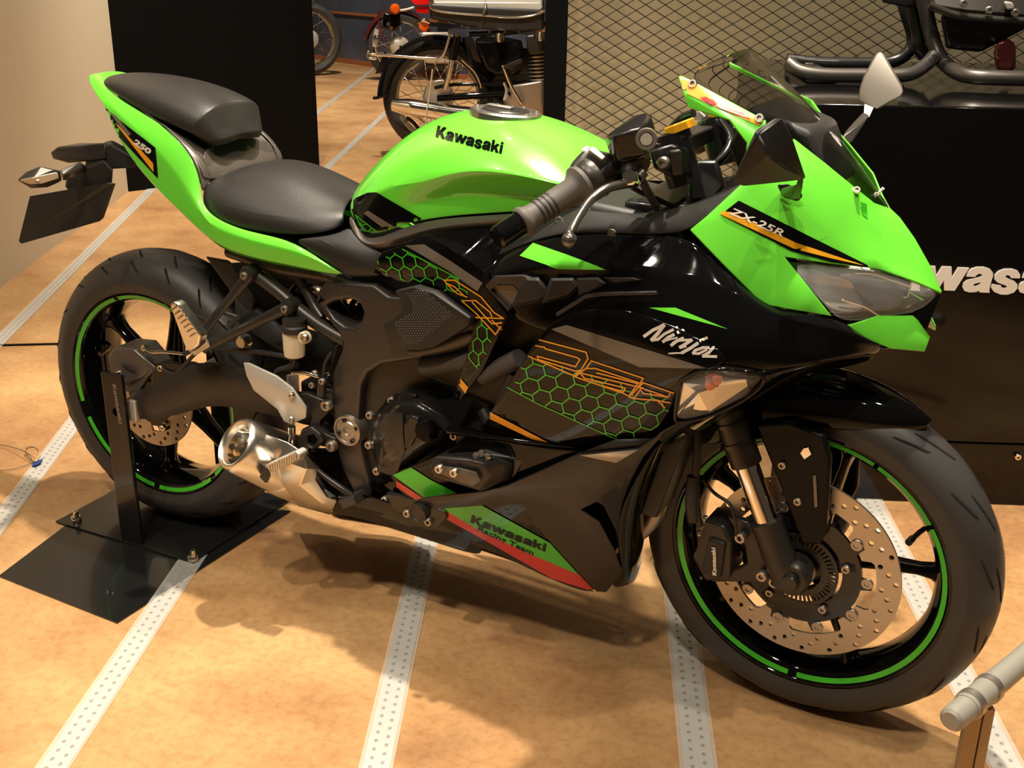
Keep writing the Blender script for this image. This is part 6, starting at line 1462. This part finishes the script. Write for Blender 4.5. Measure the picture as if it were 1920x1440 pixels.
lathe('orange_lamp', [(0, -.035), (.03, -.03), (.045, -.01), (.048, .01), (0, .01)], 'amber', c2, frame_at(BP(741, 17, .14), bn), 24)
bt('lamp_stalk', [(748, 20, .12), (762, 18, .12), (776, 14, .12)], .012, 'alud', c2)
bt('grab_rail', [(712, 20, .14), (710, 40, .14), (715, 60, .14), (722, 75, .14)], .012, 'maroon', c2)
for u, v in ((720, 14), (716, 30), (730, 24), (728, 45), (733, 52)): bolt(c2, BP(u, v, .16), .018, bn, 'chrome')
bh_hull('seat', [(752, -30, .12), (830, -34, .12), (832, -10, .12), (752, -4, .12), (752, -30, -.12), (832, -34, -.12)], 'seat', c2, bevel=.03)
bh_hull('engine', [(790, 60, .12), (850, 60, .12), (850, 120, .12), (795, 120, .12), (790, 60, -.12), (850, 110, -.12)], 'alud', c2, bevel=.02)
# ---- third machine mostly hidden by the partition: only its front wheel shows
B2 = G(592, 141); BP, bh, bn = back_frame(B2, (.55, .83, 0))
c3 = empty('classic_motorcycle', B2, 'vintage motorcycle hidden by the black partition, only its front wheel showing', 'motorcycle')
W3 = Matrix((bh, -bn, V((0, 0, 1)))).transposed().to_4x4(); W3.translation = B2+V((0, 0, .34))-bh*.06; wire_wheel(c3, W3, .34, .06, 'front_wheel', 24)
hull('body', [W3 @ V(p) for p in ((-.5, .1, .0), (-1.2, .1, 0), (-1.2, .1, .4), (-.5, .1, .45), (-.5, -.1, 0), (-1.2, -.1, 0), (-1.2, -.1, .4), (-.5, -.1, .45))], 'black', c3, .05)
wire_wheel(c3, Matrix.Translation(-bh*1.35) @ W3, .34, .06, 'rear_wheel', 0)
bm = bmesh.new(); add_tube(bm, [W3 @ V((0, -.09, 0)), W3 @ V((-.20, -.09, .62))], .022, 12); obj('fork_tube', bm, 'chrome', c3)
lathe('chrome_cap', [(0, -.03), (.03, -.03), (.04, 0), (.04, .03), (0, .03)], 'chrome', c3, frame_at(W3 @ V((-.0, -.12, .34)), (0, 0, 1), (1, 0, 0)), 20)
# ================================================================== BARE FRAME WITH ENGINE ON THE PLINTH
kx = dk+.55
def PD(u, v, w=0.): return onD(u, v, kx-w)
rf = tag(empty('rolling_frame', DE(kx, 2.0, PH)), 'black tubular motorcycle frame with its engine displayed on the plinth', 'motorcycle frame')
tube('frame_tube', [PD(1478, 118, .12), PD(1500, 133, .14), PD(1540, 140, .15), PD(1620, 141, .15), PD(1700, 140, .15), PD(1735, 122, .12), PD(1752, 104, .10)], .0165, 'frame', rf, 14)
tube('frame_tube', [PD(1475, 112, -.12), PD(1510, 116, -.12), PD(1560, 119, -.12), PD(1660, 118, -.12), PD(1700, 100, -.12), PD(1712, 70, -.12), PD(1695, 10, -.12), PD(1690, -30, -.12)], .0165, 'plastic', rf, 14)
tube('frame_tube', [PD(1725, -20, .06), PD(1736, 20, .06), PD(1745, 60, .06), PD(1760, 102, .08), PD(1780, 126, .12), PD(1810, 141, .19), PD(1870, 146, .22), PD(2000, 148, .22)], .0175, 'frame', rf, 14)
tube('frame_tube', [PD(1712, 12, .0), PD(1722, 60, .0), PD(1724, 90, .0), PD(1745, 112, .0)], .017, 'plastic', rf, 14)
hull('headstock_bracket', [PD(u, v, w) for u, v, w in ((1645, -20, .05), (1655, 5, .05), (1700, 14, .05), (1740, 8, .05), (1745, -20, .05), (1645, -20, -.05), (1655, 5, -.05), (1740, 8, -.05))], 'plastic', rf, .006)
hull('engine', [PD(u, v, w) for u, v, w in ((1740, 6, .12), (1755, 14, .14), (1800, 22, .15), (1930, 34, .15), (1990, 30, .15), (1990, -60, .12), (1740, -50, .1), (1760, 20, -.1), (1950, 36, -.1), (1950, -60, -.1))], 'satin', rf, .012)
hull('sump', [PD(u, v, w) for u, v, w in ((1762, 26, .10), (1775, 90, .09), (1800, 94, .09), (1838, 98, .09), (1845, 62, .09), (1930, 50, .1), (1930, 30, .1), (1770, 90, -.07), (1838, 96, -.07), (1930, 50, -.07))], 'plastic', rf, .008)
tube('engine_rail', [PD(1742, 10, .15), (PD(1790, 28, .15)), PD(1850, 36, .15), PD(1930, 40, .15)], .009, 'satin', rf)
hull('oil_filter', [PD(u, v, w) for u, v, w in ((1862, 100, .13), (1870, 78, .13), (1890, 70, .13), (1905, 80, .13), (1905, 130, .13), (1880, 140, .13), (1866, 128, .13), (1870, 80, .02), (1905, 130, .02), (1880, 140, .02))], 'maroon', rf, .012)
for u, v in ((1807, 6), (1855, 19), (1903, 24)): bolt(rf, PD(u, v, .162), .009, -DD, 'steel')
hull('fluid_cap', [PD(u, v, w) for u, v, w in ((1882, 2, .17), (1900, 4, .17), (1902, 18, .17), (1886, 19, .17), (1882, 2, .14), (1902, 18, .14))], 'alud', rf, .004)
hull('mount_foot', [PD(u, v, w) for u, v, w in ((1510, 118, .02), (1525, 118, .02), (1525, 127, .02), (1510, 127, .02), (1510, 118, -.02), (1525, 127, -.02))], 'greyp', rf, .002)
box('foot_rail', (1.40, kx-.16, PH+.001), (1.47, kx+.16, PH+.022), 'plastic', rf, .003, mmD)
box('foot_rail', (2.05, kx-.16, PH+.001), (2.12, kx+.16, PH+.022), 'plastic', rf, .003, mmD)
